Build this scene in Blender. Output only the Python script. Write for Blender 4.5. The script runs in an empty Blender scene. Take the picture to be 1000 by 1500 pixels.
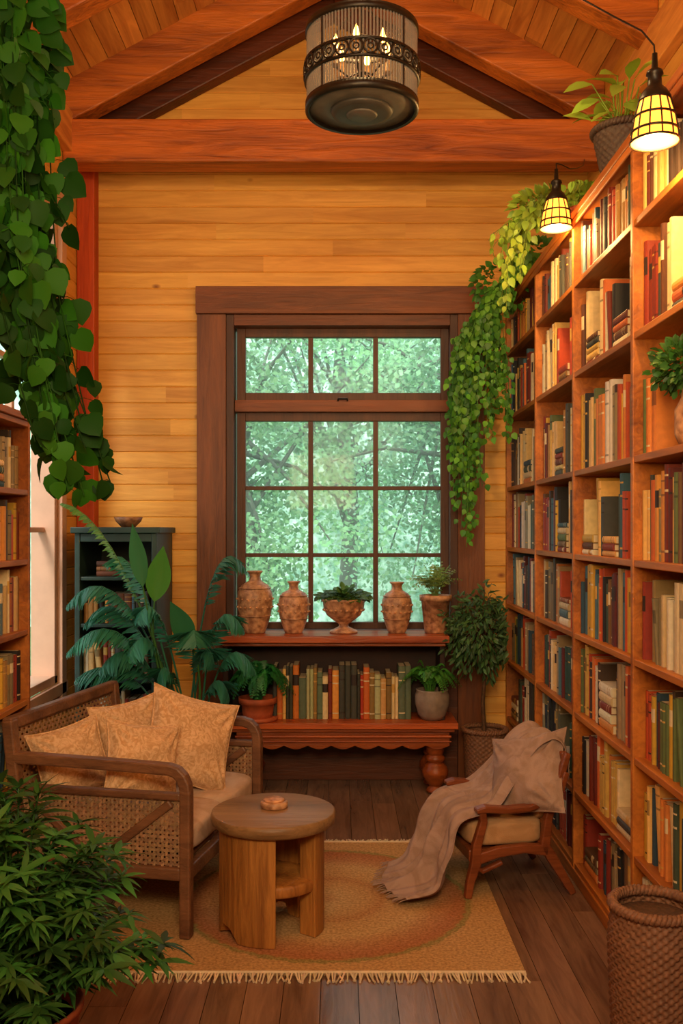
import bpy, math, random
import numpy as np
from mathutils import Vector, Matrix
R = random.Random(7)
V = Vector
rad=math.radians
def hx(h):
    h=h.lstrip('#'); o=[]
    for i in (0,2,4):
        c=int(h[i:i+2],16)/255
        o.append(c/12.92 if c<=.04045 else ((c+.055)/1.055)**2.4)
    return tuple(o)
def vary(c,a=.15,rng=R):
    k=1+rng.uniform(-a,a)
    return tuple(max(0,x*k*(1+rng.uniform(-a,a)*.3)) for x in c)

# ------------------------------------------------------------ mesh builder
class MB:
    def __init__(s): s.v=[];s.f=[];s.c=[];s.m=[];s.s=[]
    def add(s,vs,fs,col=(1,1,1),mat=0,smooth=False):
        o=len(s.v); s.v.extend([tuple(p) for p in vs])
        lst=isinstance(col,list)
        for i,f in enumerate(fs):
            s.f.append(tuple(k+o for k in f)); s.c.append(col[i] if lst else col); s.m.append(mat); s.s.append(smooth)
    def box(s,x0,x1,y0,y1,z0,z1,col=(1,1,1),mat=0,M=None):
        vs=[V((x,y,z)) for z in (z0,z1) for y in (y0,y1) for x in (x0,x1)]
        if M is not None: vs=[M@p for p in vs]
        s.add(vs,[(0,2,3,1),(4,5,7,6),(0,1,5,4),(2,6,7,3),(0,4,6,2),(1,3,7,5)],col,mat)
    def lathe(s,cx,cy,cz,prof,n=32,col=(1,1,1),mat=0,smooth=True,a0=0,a1=None):
        full=a1 is None
        k=n if full else n+1
        A=[(2*math.pi*i/n) if full else a0+(a1-a0)*i/n for i in range(k)]
        vs=[];fs=[]
        for r,z in prof:
            for a in A: vs.append((cx+r*math.cos(a),cy+r*math.sin(a),cz+z))
        for j in range(len(prof)-1):
            for i in range(n):
                b=(i+1)%k
                fs.append((j*k+i,j*k+b,(j+1)*k+b,(j+1)*k+i))
        s.add(vs,fs,col,mat,smooth)
        if full:
            for j in (0,len(prof)-1):
                if prof[j][0]>1e-4 and prof[0]!=prof[-1]:
                    s.add(vs[j*k:(j+1)*k],[tuple(range(k))],col,mat)
    def tube(s,pts,r,n=6,col=(1,1,1),mat=0,smooth=True,cap=True):
        pts=[V(p) for p in pts]; m=len(pts)
        rr=r if isinstance(r,(list,tuple)) else [r]*m
        up=V((0,0,1)); vs=[]
        t0=(pts[1]-pts[0]).normalized()
        if abs(t0.z)>.9: up=V((1,0,0))
        a=t0.cross(up).normalized()
        for i in range(m):
            t=(pts[min(i+1,m-1)]-pts[max(i-1,0)])
            if t.length<1e-9: t=t0.copy()
            t.normalize()
            a=(a-t*a.dot(t)).normalized(); b=t.cross(a)
            for k in range(n):
                an=2*math.pi*k/n
                vs.append(pts[i]+(a*math.cos(an)+b*math.sin(an))*rr[i])
        fs=[(i*n+k,i*n+(k+1)%n,(i+1)*n+(k+1)%n,(i+1)*n+k) for i in range(m-1) for k in range(n)]
        s.add(vs,fs,col,mat,smooth)
        if cap: s.add(vs[:n],[tuple(range(n))],col,mat); s.add(vs[-n:],[tuple(range(n))],col,mat)
    def sweep(s,pts,w,h,side,col=(1,1,1),mat=0):
        pts=[V(p) for p in pts]; side=V(side).normalized(); vs=[];m=len(pts)
        for i in range(m):
            t=(pts[min(i+1,m-1)]-pts[max(i-1,0)]).normalized(); b=side.cross(t).normalized()
            hh=h[i] if isinstance(h,(list,tuple)) else h
            for su,sv in ((-1,-1),(1,-1),(1,1),(-1,1)): vs.append(pts[i]+side*su*w/2+b*sv*hh/2)
        fs=[(i*4+k,i*4+(k+1)%4,(i+1)*4+(k+1)%4,(i+1)*4+k) for i in range(m-1) for k in range(4)]
        fs+=[(3,2,1,0),tuple(range(4*m-4,4*m))]
        s.add(vs,fs,col,mat)
    def grid(s,fn,nu,nv,col=(1,1,1),mat=0,wrapu=False,smooth=True):
        ku=nu if wrapu else nu+1
        vs=[fn(i/nu,j/nv) for j in range(nv+1) for i in range(ku)]
        fs=[(j*ku+i,j*ku+(i+1)%ku,(j+1)*ku+(i+1)%ku,(j+1)*ku+i) for j in range(nv) for i in range(nu)]
        s.add(vs,fs,col,mat,smooth)
    def build(s,name,mats,origin=True,bevel=0,recalc=True,parent=None,solid=0,sub=0):
        if not s.v: return None
        P=np.array(s.v,dtype=float); off=np.zeros(3)
        if origin:
            lo=P.min(0);hi=P.max(0); off=np.array([(lo[0]+hi[0])/2,(lo[1]+hi[1])/2,lo[2]])
        me=bpy.data.meshes.new(name); me.from_pydata((P-off).tolist(),[],s.f)
        for m in mats: me.materials.append(m)
        me.polygons.foreach_set('material_index',s.m); me.polygons.foreach_set('use_smooth',s.s)
        ca=me.color_attributes.new('Col','FLOAT_COLOR','CORNER')
        arr=[]
        for f,c in zip(s.f,s.c): arr.extend((c[0],c[1],c[2],1.0)*len(f))
        ca.data.foreach_set('color',arr)
        if recalc:
            import bmesh
            bm=bmesh.new(); bm.from_mesh(me); bmesh.ops.recalc_face_normals(bm,faces=bm.faces); bm.to_mesh(me); bm.free()
        me.update()
        ob=bpy.data.objects.new(name,me); ob.location=off; bpy.context.scene.collection.objects.link(ob)
        if solid: 
            m=ob.modifiers.new('solid','SOLIDIFY'); m.thickness=solid
        if bevel:
            m=ob.modifiers.new('bevel','BEVEL'); m.width=bevel; m.segments=2; m.limit_method='ANGLE'; m.angle_limit=math.radians(50)
        if sub:
            m=ob.modifiers.new('sub','SUBSURF'); m.levels=sub; m.render_levels=sub
        if parent: ob.parent=parent
        return ob

# ------------------------------------------------------------ materials
def newmat(name):
    m=bpy.data.materials.new(name); m.use_nodes=True; nt=m.node_tree
    return m,nt,nt.nodes,nt.links,nt.nodes['Principled BSDF']
def mixmul(N,L,a,b,fac=1):
    x=N.new('ShaderNodeMix'); x.data_type='RGBA'; x.blend_type='MULTIPLY'; x.inputs[0].default_value=fac
    L.new(a,x.inputs[6]); L.new(b,x.inputs[7]); return x.outputs[2]
def wood(name,dark,light,axis='X',sc=1.0,rough=.45,bump=.25,knots=False,spec=.4):
    m,nt,N,L,B=newmat(name)
    tc=N.new('ShaderNodeTexCoord'); at=N.new('ShaderNodeAttribute'); at.attribute_name='Col'
    off=N.new('ShaderNodeVectorMath'); off.operation='MULTIPLY_ADD'; L.new(at.outputs['Color'],off.inputs[0]); off.inputs[1].default_value=(37,53,41); L.new(tc.outputs['Object'],off.inputs[2])
    mp=N.new('ShaderNodeMapping'); s={'X':(.09,1,1),'Y':(1,.09,1),'Z':(1,1,.09)}[axis]
    mp.inputs['Scale'].default_value=tuple(k*sc for k in s); L.new(off.outputs[0],mp.inputs['Vector'])
    n1=N.new('ShaderNodeTexNoise'); n1.inputs['Scale'].default_value=22; n1.inputs['Detail'].default_value=7; n1.inputs['Roughness'].default_value=.62; n1.inputs['Distortion'].default_value=1.2; L.new(mp.outputs[0],n1.inputs['Vector'])
    n2=N.new('ShaderNodeTexNoise'); n2.inputs['Scale'].default_value=5; n2.inputs['Detail'].default_value=3; L.new(mp.outputs[0],n2.inputs['Vector'])
    ad=N.new('ShaderNodeMath'); ad.operation='MULTIPLY_ADD'; L.new(n2.outputs['Fac'],ad.inputs[0]); ad.inputs[1].default_value=.6
    mm=N.new('ShaderNodeMath'); mm.operation='MULTIPLY'; L.new(n1.outputs['Fac'],mm.inputs[0]); mm.inputs[1].default_value=.5; L.new(mm.outputs[0],ad.inputs[2])
    cr=N.new('ShaderNodeValToRGB'); cr.color_ramp.elements[0].position=.36; cr.color_ramp.elements[1].position=.68
    cr.color_ramp.elements[0].color=(*dark,1); cr.color_ramp.elements[1].color=(*light,1); L.new(ad.outputs[0],cr.inputs[0])
    col=mixmul(N,L,cr.outputs[0],at.outputs['Color'])
    if knots:
        vo=N.new('ShaderNodeTexVoronoi'); vo.inputs['Scale'].default_value=3.4
        mk=N.new('ShaderNodeMapping'); mk.inputs['Scale'].default_value=(.6,1,1); L.new(off.outputs[0],mk.inputs['Vector']); L.new(mk.outputs[0],vo.inputs['Vector'])
        kr=N.new('ShaderNodeValToRGB'); kr.color_ramp.elements[0].position=.02; kr.color_ramp.elements[1].position=.07
        kr.color_ramp.elements[0].color=(.35,.2,.12,1); kr.color_ramp.elements[1].color=(1,1,1,1); L.new(vo.outputs['Distance'],kr.inputs[0])
        col=mixmul(N,L,col,kr.outputs[0])
    L.new(col,B.inputs['Base Color']); B.inputs['Roughness'].default_value=rough; B.inputs['Specular IOR Level'].default_value=spec
    bp=N.new('ShaderNodeBump'); bp.inputs['Strength'].default_value=bump; bp.inputs['Distance'].default_value=.01; L.new(n1.outputs['Fac'],bp.inputs['Height']); L.new(bp.outputs[0],B.inputs['Normal'])
    return m
def plain(name,col,rough=.5,metal=0,noise=.2,scale=30,bump=.1,usecol=True,col2=None,spec=.5):
    m,nt,N,L,B=newmat(name)
    tc=N.new('ShaderNodeTexCoord'); n=N.new('ShaderNodeTexNoise'); n.inputs['Scale'].default_value=scale; n.inputs['Detail'].default_value=5; L.new(tc.outputs['Object'],n.inputs['Vector'])
    cr=N.new('ShaderNodeValToRGB'); cr.color_ramp.elements[0].position=.35; cr.color_ramp.elements[1].position=.65
    c2=col2 or tuple(x*(1-noise) for x in col)
    cr.color_ramp.elements[0].color=(*c2,1); cr.color_ramp.elements[1].color=(*col,1); L.new(n.outputs['Fac'],cr.inputs[0])
    o=cr.outputs[0]
    if usecol:
        at=N.new('ShaderNodeAttribute'); at.attribute_name='Col'; o=mixmul(N,L,o,at.outputs['Color'])
    L.new(o,B.inputs['Base Color']); B.inputs['Roughness'].default_value=rough; B.inputs['Metallic'].default_value=metal; B.inputs['Specular IOR Level'].default_value=spec
    if bump:
        bp=N.new('ShaderNodeBump'); bp.inputs['Strength'].default_value=bump; bp.inputs['Distance'].default_value=.01; L.new(n.outputs['Fac'],bp.inputs['Height']); L.new(bp.outputs[0],B.inputs['Normal'])
    return m
def fabric(name,col,col2,scale=14,weave=260):
    m,nt,N,L,B=newmat(name)
    tc=N.new('ShaderNodeTexCoord'); n=N.new('ShaderNodeTexNoise'); n.inputs['Scale'].default_value=scale; n.inputs['Detail'].default_value=6; n.inputs['Distortion'].default_value=2.2; L.new(tc.outputs['Object'],n.inputs['Vector'])
    cr=N.new('ShaderNodeValToRGB'); cr.color_ramp.elements[0].position=.4; cr.color_ramp.elements[1].position=.6
    cr.color_ramp.elements[0].color=(*col2,1); cr.color_ramp.elements[1].color=(*col,1); L.new(n.outputs['Fac'],cr.inputs[0]); L.new(cr.outputs[0],B.inputs['Base Color'])
    w=N.new('ShaderNodeTexNoise'); w.inputs['Scale'].default_value=weave; w.inputs['Detail'].default_value=2; L.new(tc.outputs['Object'],w.inputs['Vector'])
    bp=N.new('ShaderNodeBump'); bp.inputs['Strength'].default_value=.4; bp.inputs['Distance'].default_value=.004; L.new(w.outputs['Fac'],bp.inputs['Height']); L.new(bp.outputs[0],B.inputs['Normal'])
    B.inputs['Roughness'].default_value=.95; B.inputs['Specular IOR Level'].default_value=.1
    return m
def leafmat(name,tr=.3,rough=.45,spec=.35):
    m,nt,N,L,B=newmat(name)
    at=N.new('ShaderNodeAttribute'); at.attribute_name='Col'
    L.new(at.outputs['Color'],B.inputs['Base Color']); B.inputs['Roughness'].default_value=rough; B.inputs['Specular IOR Level'].default_value=spec
    t=N.new('ShaderNodeBsdfTranslucent'); L.new(at.outputs['Color'],t.inputs[0])
    mx=N.new('ShaderNodeMixShader'); mx.inputs[0].default_value=tr; L.new(B.outputs[0],mx.inputs[1]); L.new(t.outputs[0],mx.inputs[2])
    L.new(mx.outputs[0],N['Material Output'].inputs[0]); return m
def emit(name,col,st):
    m,nt,N,L,B=newmat(name); B.inputs['Base Color'].default_value=(*col,1); B.inputs['Emission Color'].default_value=(*col,1); B.inputs['Emission Strength'].default_value=st; return m

M_wall=wood('golden_pine_boards',hx('#b87a2a'),hx('#e4aa50'),'X',1,.5,.25,knots=True)
M_wallY=wood('golden_pine_boards_side',hx('#b87a2a'),hx('#e4aa50'),'Y',1,.5,.25,knots=True)
M_ceil=wood('ceiling_boards_wood',hx('#a8602a'),hx('#e8a050'),'Y',1,.5,.2,knots=True)
M_beam=wood('beam_redwood',hx('#622808'),hx('#cc7228'),'X',1.1,.45,.9)
M_beamD=wood('beam_dark_redwood',hx('#3c1808'),hx('#6c3012'),'X',1.2,.5,.4)
M_post=wood('post_redwood',hx('#98300a'),hx('#cc5216'),'Z',1.2,.5,.3)
M_trim=wood('window_trim_walnut',hx('#4a240e'),hx('#80461f'),'Z',1.3,.5,.3)
M_trimX=wood('window_trim_walnut_h',hx('#4a240e'),hx('#80461f'),'X',1.3,.5,.3)
M_sash=wood('window_sash_wood',hx('#3c1e0e'),hx('#5e3218'),'Z',1.3,.5,.2)
M_shelf=wood('bookshelf_cherry',hx('#6c340f'),hx('#bc6e28'),'Y',1.2,.45,.25)
M_shelfB=wood('bookshelf_back_cherry',hx('#2a1206'),hx('#4a220c'),'Z',1.2,.6,.2)
M_floor=wood('floor_planks_wood',hx('#563c30'),hx('#8c6850'),'Y',1.2,.24,.12)
M_table=wood('table_oak',hx('#6e3e16'),hx('#bc7e3a'),'Z',2,.5,.5)
M_tabletop=wood('tabletop_oak',hx('#5e4228'),hx('#98724a'),'X',2,.4,.3)
M_sofaw=wood('sofa_frame_wood',hx('#4e3020'),hx('#84583a'),'X',2,.45,.3)
M_chairw=wood('armchair_mahogany',hx('#562610'),hx('#8c4a28'),'X',2,.35,.2)
M_console=wood('console_redwood',hx('#6a280e'),hx('#b45a24'),'X',1.6,.35,.3)
M_green=plain('painted_dark_green_wood',hx('#1e3830'),.5,0,.35,12,.1)
M_dark=plain('dark_panel_wood',hx('#3c1c0c'),.7,0,.4,10,.1)
M_white=plain('pale_window_frame_paint',hx('#c89a7c'),.5,0,.1,10,.05)
M_rattan=plain('rattan_cane',hx('#a87e58'),.6,0,.35,60,.3)
M_wicker=plain('wicker_brown',hx('#84583c'),.65,0,.4,70,.4)
M_wickerD=plain('wicker_dark',hx('#4a3628'),.65,0,.4,70,.4)
M_book=plain('book_cloth',(1,1,1),.6,0,.15,40,.1)
M_metal=plain('dark_bronze_metal',hx('#2e2822'),.4,.7,.3,30,.1)
M_disc=plain('chandelier_bottom_plate',hx('#6c665e'),.5,.3,.3,14,.1)
M_ceram=plain('stoneware_terracotta_glaze',hx('#cc9a70'),.5,0,.4,30,.5,col2=hx('#84583c'))
M_terra=plain('terracotta_clay',hx('#b0522a'),.7,0,.25,25,.15)
M_pot=plain('grey_brown_stoneware',hx('#948070'),.6,0,.3,20,.2)
M_soil=plain('potting_soil',hx('#24160e'),.95,0,.4,60,.5)
M_leaf=leafmat('foliage_leaf')
M_ivy=leafmat('ivy_leaf',.3,.6,.12)
M_bark=plain('stem_bark',hx('#5a3c22'),.8,0,.4,40,.4)
M_barkP=plain('tree_bark_pale',hx('#6e7464'),.9,0,.3,10,.4)
M_pil=fabric('pillow_tan_damask',hx('#dcb48c'),hx('#c09468'),34)
M_seat=fabric('seat_cushion_tan',hx('#c4a48c'),hx('#b4947a'),5)
M_throw=fabric('throw_blanket_mauve_brown',hx('#a4887a'),hx('#947868'),9,220)
M_cseat=fabric('armchair_cushion_tan',hx('#c0946a'),hx('#b0845a'),6)
M_flame=emit('candle_bulb_glow',(1,.42,.08),26)
M_candle=plain('candle_ivory',hx('#a87a48'),.5)
def glassmat():
    m,nt,N,L,B=newmat('window_glass'); N.remove(B)
    t=N.new('ShaderNodeBsdfTransparent'); g=N.new('ShaderNodeBsdfGlossy'); g.inputs['Roughness'].default_value=.05
    lw=N.new('ShaderNodeLayerWeight'); lw.inputs[0].default_value=.15
    mx=N.new('ShaderNodeMixShader'); L.new(lw.outputs['Fresnel'],mx.inputs[0]); L.new(t.outputs[0],mx.inputs[1]); L.new(g.outputs[0],mx.inputs[2])
    tl=N.new('ShaderNodeBsdfTranslucent'); tl.inputs[0].default_value=(.85,1,.95,1)
    m2=N.new('ShaderNodeMixShader'); m2.inputs[0].default_value=.10; L.new(mx.outputs[0],m2.inputs[1]); L.new(tl.outputs[0],m2.inputs[2]); L.new(m2.outputs[0],N['Material Output'].inputs[0]); return m
M_glass=glassmat()
def shademat():
    m,nt,N,L,B=newmat('amber_lamp_glass')
    B.inputs['Base Color'].default_value=(1,.5,.1,1); B.inputs['Roughness'].default_value=.3
    B.inputs['Emission Color'].default_value=(1,.38,.05,1); B.inputs['Emission Strength'].default_value=2.0
    t=N.new('ShaderNodeBsdfTranslucent'); t.inputs[0].default_value=(1,.42,.08,1)
    mx=N.new('ShaderNodeMixShader'); mx.inputs[0].default_value=.2; L.new(B.outputs[0],mx.inputs[1]); L.new(t.outputs[0],mx.inputs[2]); L.new(mx.outputs[0],N['Material Output'].inputs[0]); return m
M_shade=shademat()
def rodmat():
    m,nt,N,L,B=newmat('smoked_glass_rod')
    B.inputs['Base Color'].default_value=(.2,.18,.16,1); B.inputs['Roughness'].default_value=.2; B.inputs['Specular IOR Level'].default_value=.8
    t=N.new('ShaderNodeBsdfTransparent'); mx=N.new('ShaderNodeMixShader'); mx.inputs[0].default_value=.35
    L.new(B.outputs[0],mx.inputs[1]); L.new(t.outputs[0],mx.inputs[2]); L.new(mx.outputs[0],N['Material Output'].inputs[0]); return m
M_rod=rodmat()

# ------------------------------------------------------------ room constants
XL,XR,YB,YR=-1.65,1.60,6.14,-1.2
XC=-.025; SL=.53; ZR0=4.03
def rafz(x): return ZR0+SL*((x-XL) if x<XC else (XR-x))
gray=lambda a=.12:(lambda k:(k,k*R.uniform(.96,1.02),k*R.uniform(.92,1.02)))(1+R.uniform(-a,a))
g=(1,1,1)
mb=MB(); x=XL-.1
while x<XR+.1:
    y=YR-R.uniform(0,1)
    while y<YB+.1:
        l=R.uniform(1.2,2.2); mb.box(x+.0012,x+.1288,max(y,YR-.1)+.001,min(y+l,YB+.1)-.001,-.03,0,gray(.12)); y+=l
    x+=.13
mb.build('floor',[M_floor],origin=False)
mb=MB(); mb.box(XL-.2,XR+.2,YR-.2,YB+.2,-.12,-.031); mb.build('subfloor',[M_dark],origin=False)

WX0,WX1,WZ0,WZ1=-.715,.765,.93,2.975
def boards(mb,z0,z1,span,openings,axis,pos,th,h=.105):
    z=z0
    while z<z1:
        zt=min(z+h,z1)
        segs=[span(z)]
        for (a,b,c,d) in openings:
            if z<d and zt>c:
                ns=[]
                for (p,q) in segs:
                    if a>p: ns.append((p,min(a,q)))
                    if b<q: ns.append((max(b,p),q))
                segs=[s for s in ns if s[1]-s[0]>.005]
        for (p,q) in segs:
            cuts=[p]; 
            t=p+R.uniform(.6,2.4)
            while t<q-.3: cuts.append(t); t+=R.uniform(1.2,2.6)
            cuts.append(q)
            for a,b in zip(cuts[:-1],cuts[1:]):
                gg=gray(.12)
                ch=.006
                if axis=='X':
                    vs=[]
                    for xx in (a,b):
                        vs+= [(xx,pos+ch,z),(xx,pos,z+ch),(xx,pos,zt-ch),(xx,pos+ch,zt),(xx,pos+th,zt),(xx,pos+th,z)]
                else:
                    vs=[]; sg=1 if th>0 else -1
                    for yy in (a,b):
                        vs+= [(pos+sg*ch,yy,z),(pos,yy,z+ch),(pos,yy,zt-ch),(pos+sg*ch,yy,zt),(pos+th,yy,zt),(pos+th,yy,z)]
                fs=[(i,(i+1)%6,(i+1)%6+6,i+6) for i in range(6)]+[tuple(range(6)),tuple(range(6,12))]
                mb.add(vs,fs,gg,0)
        z=zt
mb=MB()
def gspan(z):
    if z<4.2: return (XL-.1,XR+.1)
    d=(z-4.2)/SL; return (XL+d-.05,XR-d+.05)
boards(mb,0,5.2,gspan,[(WX0,WX1,WZ0,WZ1)],'X',YB,.1)
mb.build('wall_back',[M_wall],origin=False)
LW=(4.45,5.62,.70,3.5)
mb=MB(); boards(mb,0,4.4,lambda z:(YR-.05,YB),[LW],'Y',XL,-.1); mb.build('wall_left',[M_wallY],origin=False)
mb=MB(); boards(mb,0,4.4,lambda z:(YR-.05,YB),[],'Y',XR,.1); mb.build('wall_right',[M_wallY],origin=False)
mb=MB(); boards(mb,0,5.2,gspan,[],'X',YR-.1,.1); mb.build('wall_rear',[M_wall],origin=False)

mb=MB()
ang=math.atan(SL)
for side in (-1,1):
    x0=(XL-.15) if side<0 else (XR+.15); z0=rafz(XL)-.15*SL+.25
    d=V((math.cos(ang)*-side,0,math.sin(ang)))
    nrm=V((side*math.sin(ang),0,math.cos(ang)))
    t=0; o=V((x0,0,z0)); LL=((XC-XL) if side<0 else (XR-XC)); LL=(LL+.15)/math.cos(ang)
    while t<LL:
        y=YR-.1-R.uniform(0,1.5)
        while y<YB+.1:
            l=R.uniform(1.5,3); a,b=max(y,YR-.1),min(y+l,YB+.1)
            if b>a:
                gg=gray(.22); w=.118; M=Matrix((( d.x,0,nrm.x,o.x+d.x*t),(0,1,0,0),(d.z,0,nrm.z,o.z+d.z*t),(0,0,0,1)))
                mb.box(.002,w,a+.001,b-.001,0,.03,gg,0,M)
                mb.box(-.004,w,a,b,.018,.05,(.5,.5,.5),0,M)
            y+=l
        t+=.12
mb.build('ceiling',[M_ceil],origin=False)

def rafter(name,yc,w,h,mat,drop=0):
    mb=MB()
    for side in (-1,1):
        xe=XL if side<0 else XR
        z1,z2=rafz(xe)-drop,rafz(XC)-drop
        v=[]
        for x,z in ((xe,z1),(XC,z2),(XC,z2+h),(xe,z1+h)):
            v+= [(x,yc-w/2,z),(x,yc+w/2,z)]
        mb.add(v,[(0,1,3,2),(2,3,5,4),(4,5,7,6),(6,7,1,0),(0,2,4,6),(1,7,5,3)],gray(.1),0)
    return mb.build(name,[mat],origin=False,bevel=.01)
for yc in (5.80,4.84,3.85,2.85,1.8): rafter('ceiling_rafter',yc,.15,.26,M_beam)
rafter('gable_rafter',6.08,.11,.26,M_beamD,.05)
mb=MB(); mb.box(XL+.002,XR-.002,5.71,5.89,3.80,4.06,(1.1,1.02,1)); mb.build('tie_beam',[M_beam],origin=False,bevel=.014)
mb=MB(); mb.box(XL+.003,-1.535,6.02,6.137,0.001,3.95); mb.build('corner_post',[M_post],origin=False,bevel=.008)
mb=MB(); mb.box(XL,XL+.06,YR,YB-.15,3.86,4.1); mb.build('trim_1',[M_ceil],origin=False,bevel=.006)
mb=MB(); mb.box(XR-.06,XR,YR,YB-.15,3.86,4.1); mb.build('trim_2',[M_ceil],origin=False,bevel=.006)
mb=MB(); mb.box(-1.53,-.9,6.115,6.14,0,.12); mb.box(.94,1.06,6.115,6.14,0,.12); mb.build('baseboard_back',[M_trimX],origin=False,bevel=.004)
mb=MB(); mb.box(XL,XL+.02,YR,YB-.13,0,.12); mb.build('baseboard_left',[M_trimX],origin=False,bevel=.004)

# ------------------------------------------------------------ main window
mb=MB()
y0=6.09
mb.box(-.90,WX0,y0,YB,0,2.974,g,0); mb.box(WX1,.935,y0,YB,0,2.974,g,0)
mb.box(-.905,.94,y0-.02,YB,2.975,3.148,(1.1,1.05,1),1)
J=YB+.17
mb.box(WX0+.001,WX0+.05,y0+.01,J,WZ0+.031,WZ1-.001,(.8,.8,.8),2); mb.box(WX1-.05,WX1-.001,y0+.01,J,WZ0+.031,WZ1-.001,(.8,.8,.8),2)
mb.box(WX0+.051,WX1-.051,y0+.01,J,2.905,WZ1-.001,(.9,.8,.8),1); mb.box(WX0,WX1,y0+.01,J,WZ0-.02,WZ0+.03,(.8,.8,.8),2)
ys,ye=6.20,6.25
px0,px1=-.60,.666
def sash(x0,x1,z0,z1,cols,rows,fr=.055,b=.016):
    mb.box(x0-fr,x0,ys,ye,z0-fr,z1+fr,g,2); mb.box(x1,x1+fr,ys,ye,z0-fr,z1+fr,g,2)
    mb.box(x0,x1,ys,ye,z1,z1+fr,g,2); mb.box(x0,x1,ys,ye,z0-fr,z0,g,2)
    for i in range(1,cols):
        x=x0+(x1-x0)*i/cols; mb.box(x-b,x+b,ys+.005,ye-.005,z0,z1,g,2)
    for i in range(1,rows):
        z=z0+(z1-z0)*i/rows; mb.box(x0,x1,ys+.008,ye-.008,z-b*.8,z+b*.8,g,2)
    mb.add([(x0,ys+.03,z0),(x1,ys+.03,z0),(x1,ys+.03,z1),(x0,ys+.03,z1)],[(0,1,2,3)],g,3)
sash(px0,px1,2.488,2.85,3,1)
sash(px0,px1,1.0,2.305,3,3)
mb.box(WX0+.051,WX1-.051,6.15,6.27,2.36,2.435,(1.1,1,1),1)
mb.tube([(.0,6.14,2.43),(.0,6.13,2.44),(.06,6.13,2.44),(.06,6.14,2.43)],.006,8,g,4)
mb.box(WX0+.001,WX1-.001,6.115,6.139,.001,WZ0-.021,(.6,.5,.5),1)
mb.build('window_1',[M_trim,M_trimX,M_sash,M_glass,M_metal],origin=False,bevel=.004)
mb=MB(); a,b,c,d=LW
for (p,q,r_,s_) in ((a-.09,a,c-.09,d+.09),(b,b+.09,c-.09,d+.09),(a,b,d,d+.09),(a-.12,b+.12,c-.07,c)):
    mb.box(XL,XL+.03,p,q,r_,s_,g,0)
mb.box(XL-.14,XL,a,a+.05,c,d,g,0); mb.box(XL-.14,XL,b-.05,b,c,d,g,0); mb.box(XL-.14,XL,a,b,d-.05,d,g,0); mb.box(XL-.14,XL,a,b,c,c+.05,g,0)
mb.box(XL-.1,XL-.06,(a+b)/2-.02,(a+b)/2+.02,c,d,g,0)
for z in (1.6,2.5): mb.box(XL-.1,XL-.06,a,b,z-.015,z+.015,g,0)
mb.build('window_2',[M_white],origin=False,bevel=.004)

# ------------------------------------------------------------ books
PAL={'mix':['#5a1a14','#8a2c1c','#b4461e','#c87834','#d8b070','#e0c89a','#6a4a2c','#3c2a1e','#2a4454','#3a4a3a','#7a6a4a','#a08a64','#1e1a1a','#3c6070','#d0c8b8','#c89a30','#5c6a3c'],
 'warm':['#8a2c14','#b4401c','#c8642a','#d8903c','#e0b060','#6a2414','#5a3018','#a87a3c','#dcc08a','#c8a048','#40403a','#d8ccb0'],
 'cool':['#2a3844','#3c5464','#1e2428','#5a5a4c','#8a8468','#c8b898','#46392c','#6a6a5a','#7a2a1e','#2c4a3c','#a08a64','#d0c4a8','#4a6c78'],
 'cream':['#d8c49a','#c8ae80','#e4d4b0','#a88a5c','#8a7048','#5a4630','#c09a60','#40382c','#94502c','#5a7078','#c8bca0']}
PAL={k:[hx(c) for c in v] for k,v in PAL.items()}
GOLD=hx('#c89a48'); PAGE=hx('#d8c6a0')
def book(mb,T,a,t,h,d,col,rng,tilt=0):
    bands=rng.random()
    lv=[0,.1,.125,.72,.745,.88,.9,1] if bands<.4 else ([0,.62,.82,1] if bands<.6 else [0,.5,1])
    lab=rng.choice([GOLD,tuple(x*.4 for x in col),hx('#d8c49a'),hx('#2a1a12')])
    P=[(0,.006),(.2*t,.0015),(.5*t,0),(.8*t,.0015),(t,.006),(t,d),(0,d)]
    vs=[];fs=[];cs=[]
    for l in lv:
        for (pa,pd) in P: vs.append(T(a+pa+l*h*tilt,pd,l*h))
    for j in range(len(lv)-1):
        band=(bands<.4 and j in (1,3,5)) or (.4<=bands<.6 and j==1)
        for i in range(7):
            k=(i+1)%7
            fs.append((j*7+i,j*7+k,(j+1)*7+k,(j+1)*7+i))
            cs.append(lab if band and i<4 else (PAGE if i==5 else col))
    o=(len(lv)-1)*7
    fs.append(tuple(o+i for i in range(7))); cs.append(tuple(x*.8 for x in col))
    o2=len(vs); e=min(.003,t*.15)
    for pa,pd in ((e,.008),(t-e,.008),(t-e,d-.003),(e,d-.003)): vs.append(T(a+pa+h*tilt,pd,h+.0006))
    fs.append((o2,o2+1,o2+2,o2+3)); cs.append(PAGE)
    mb.add(vs,fs,cs,0)
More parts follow.
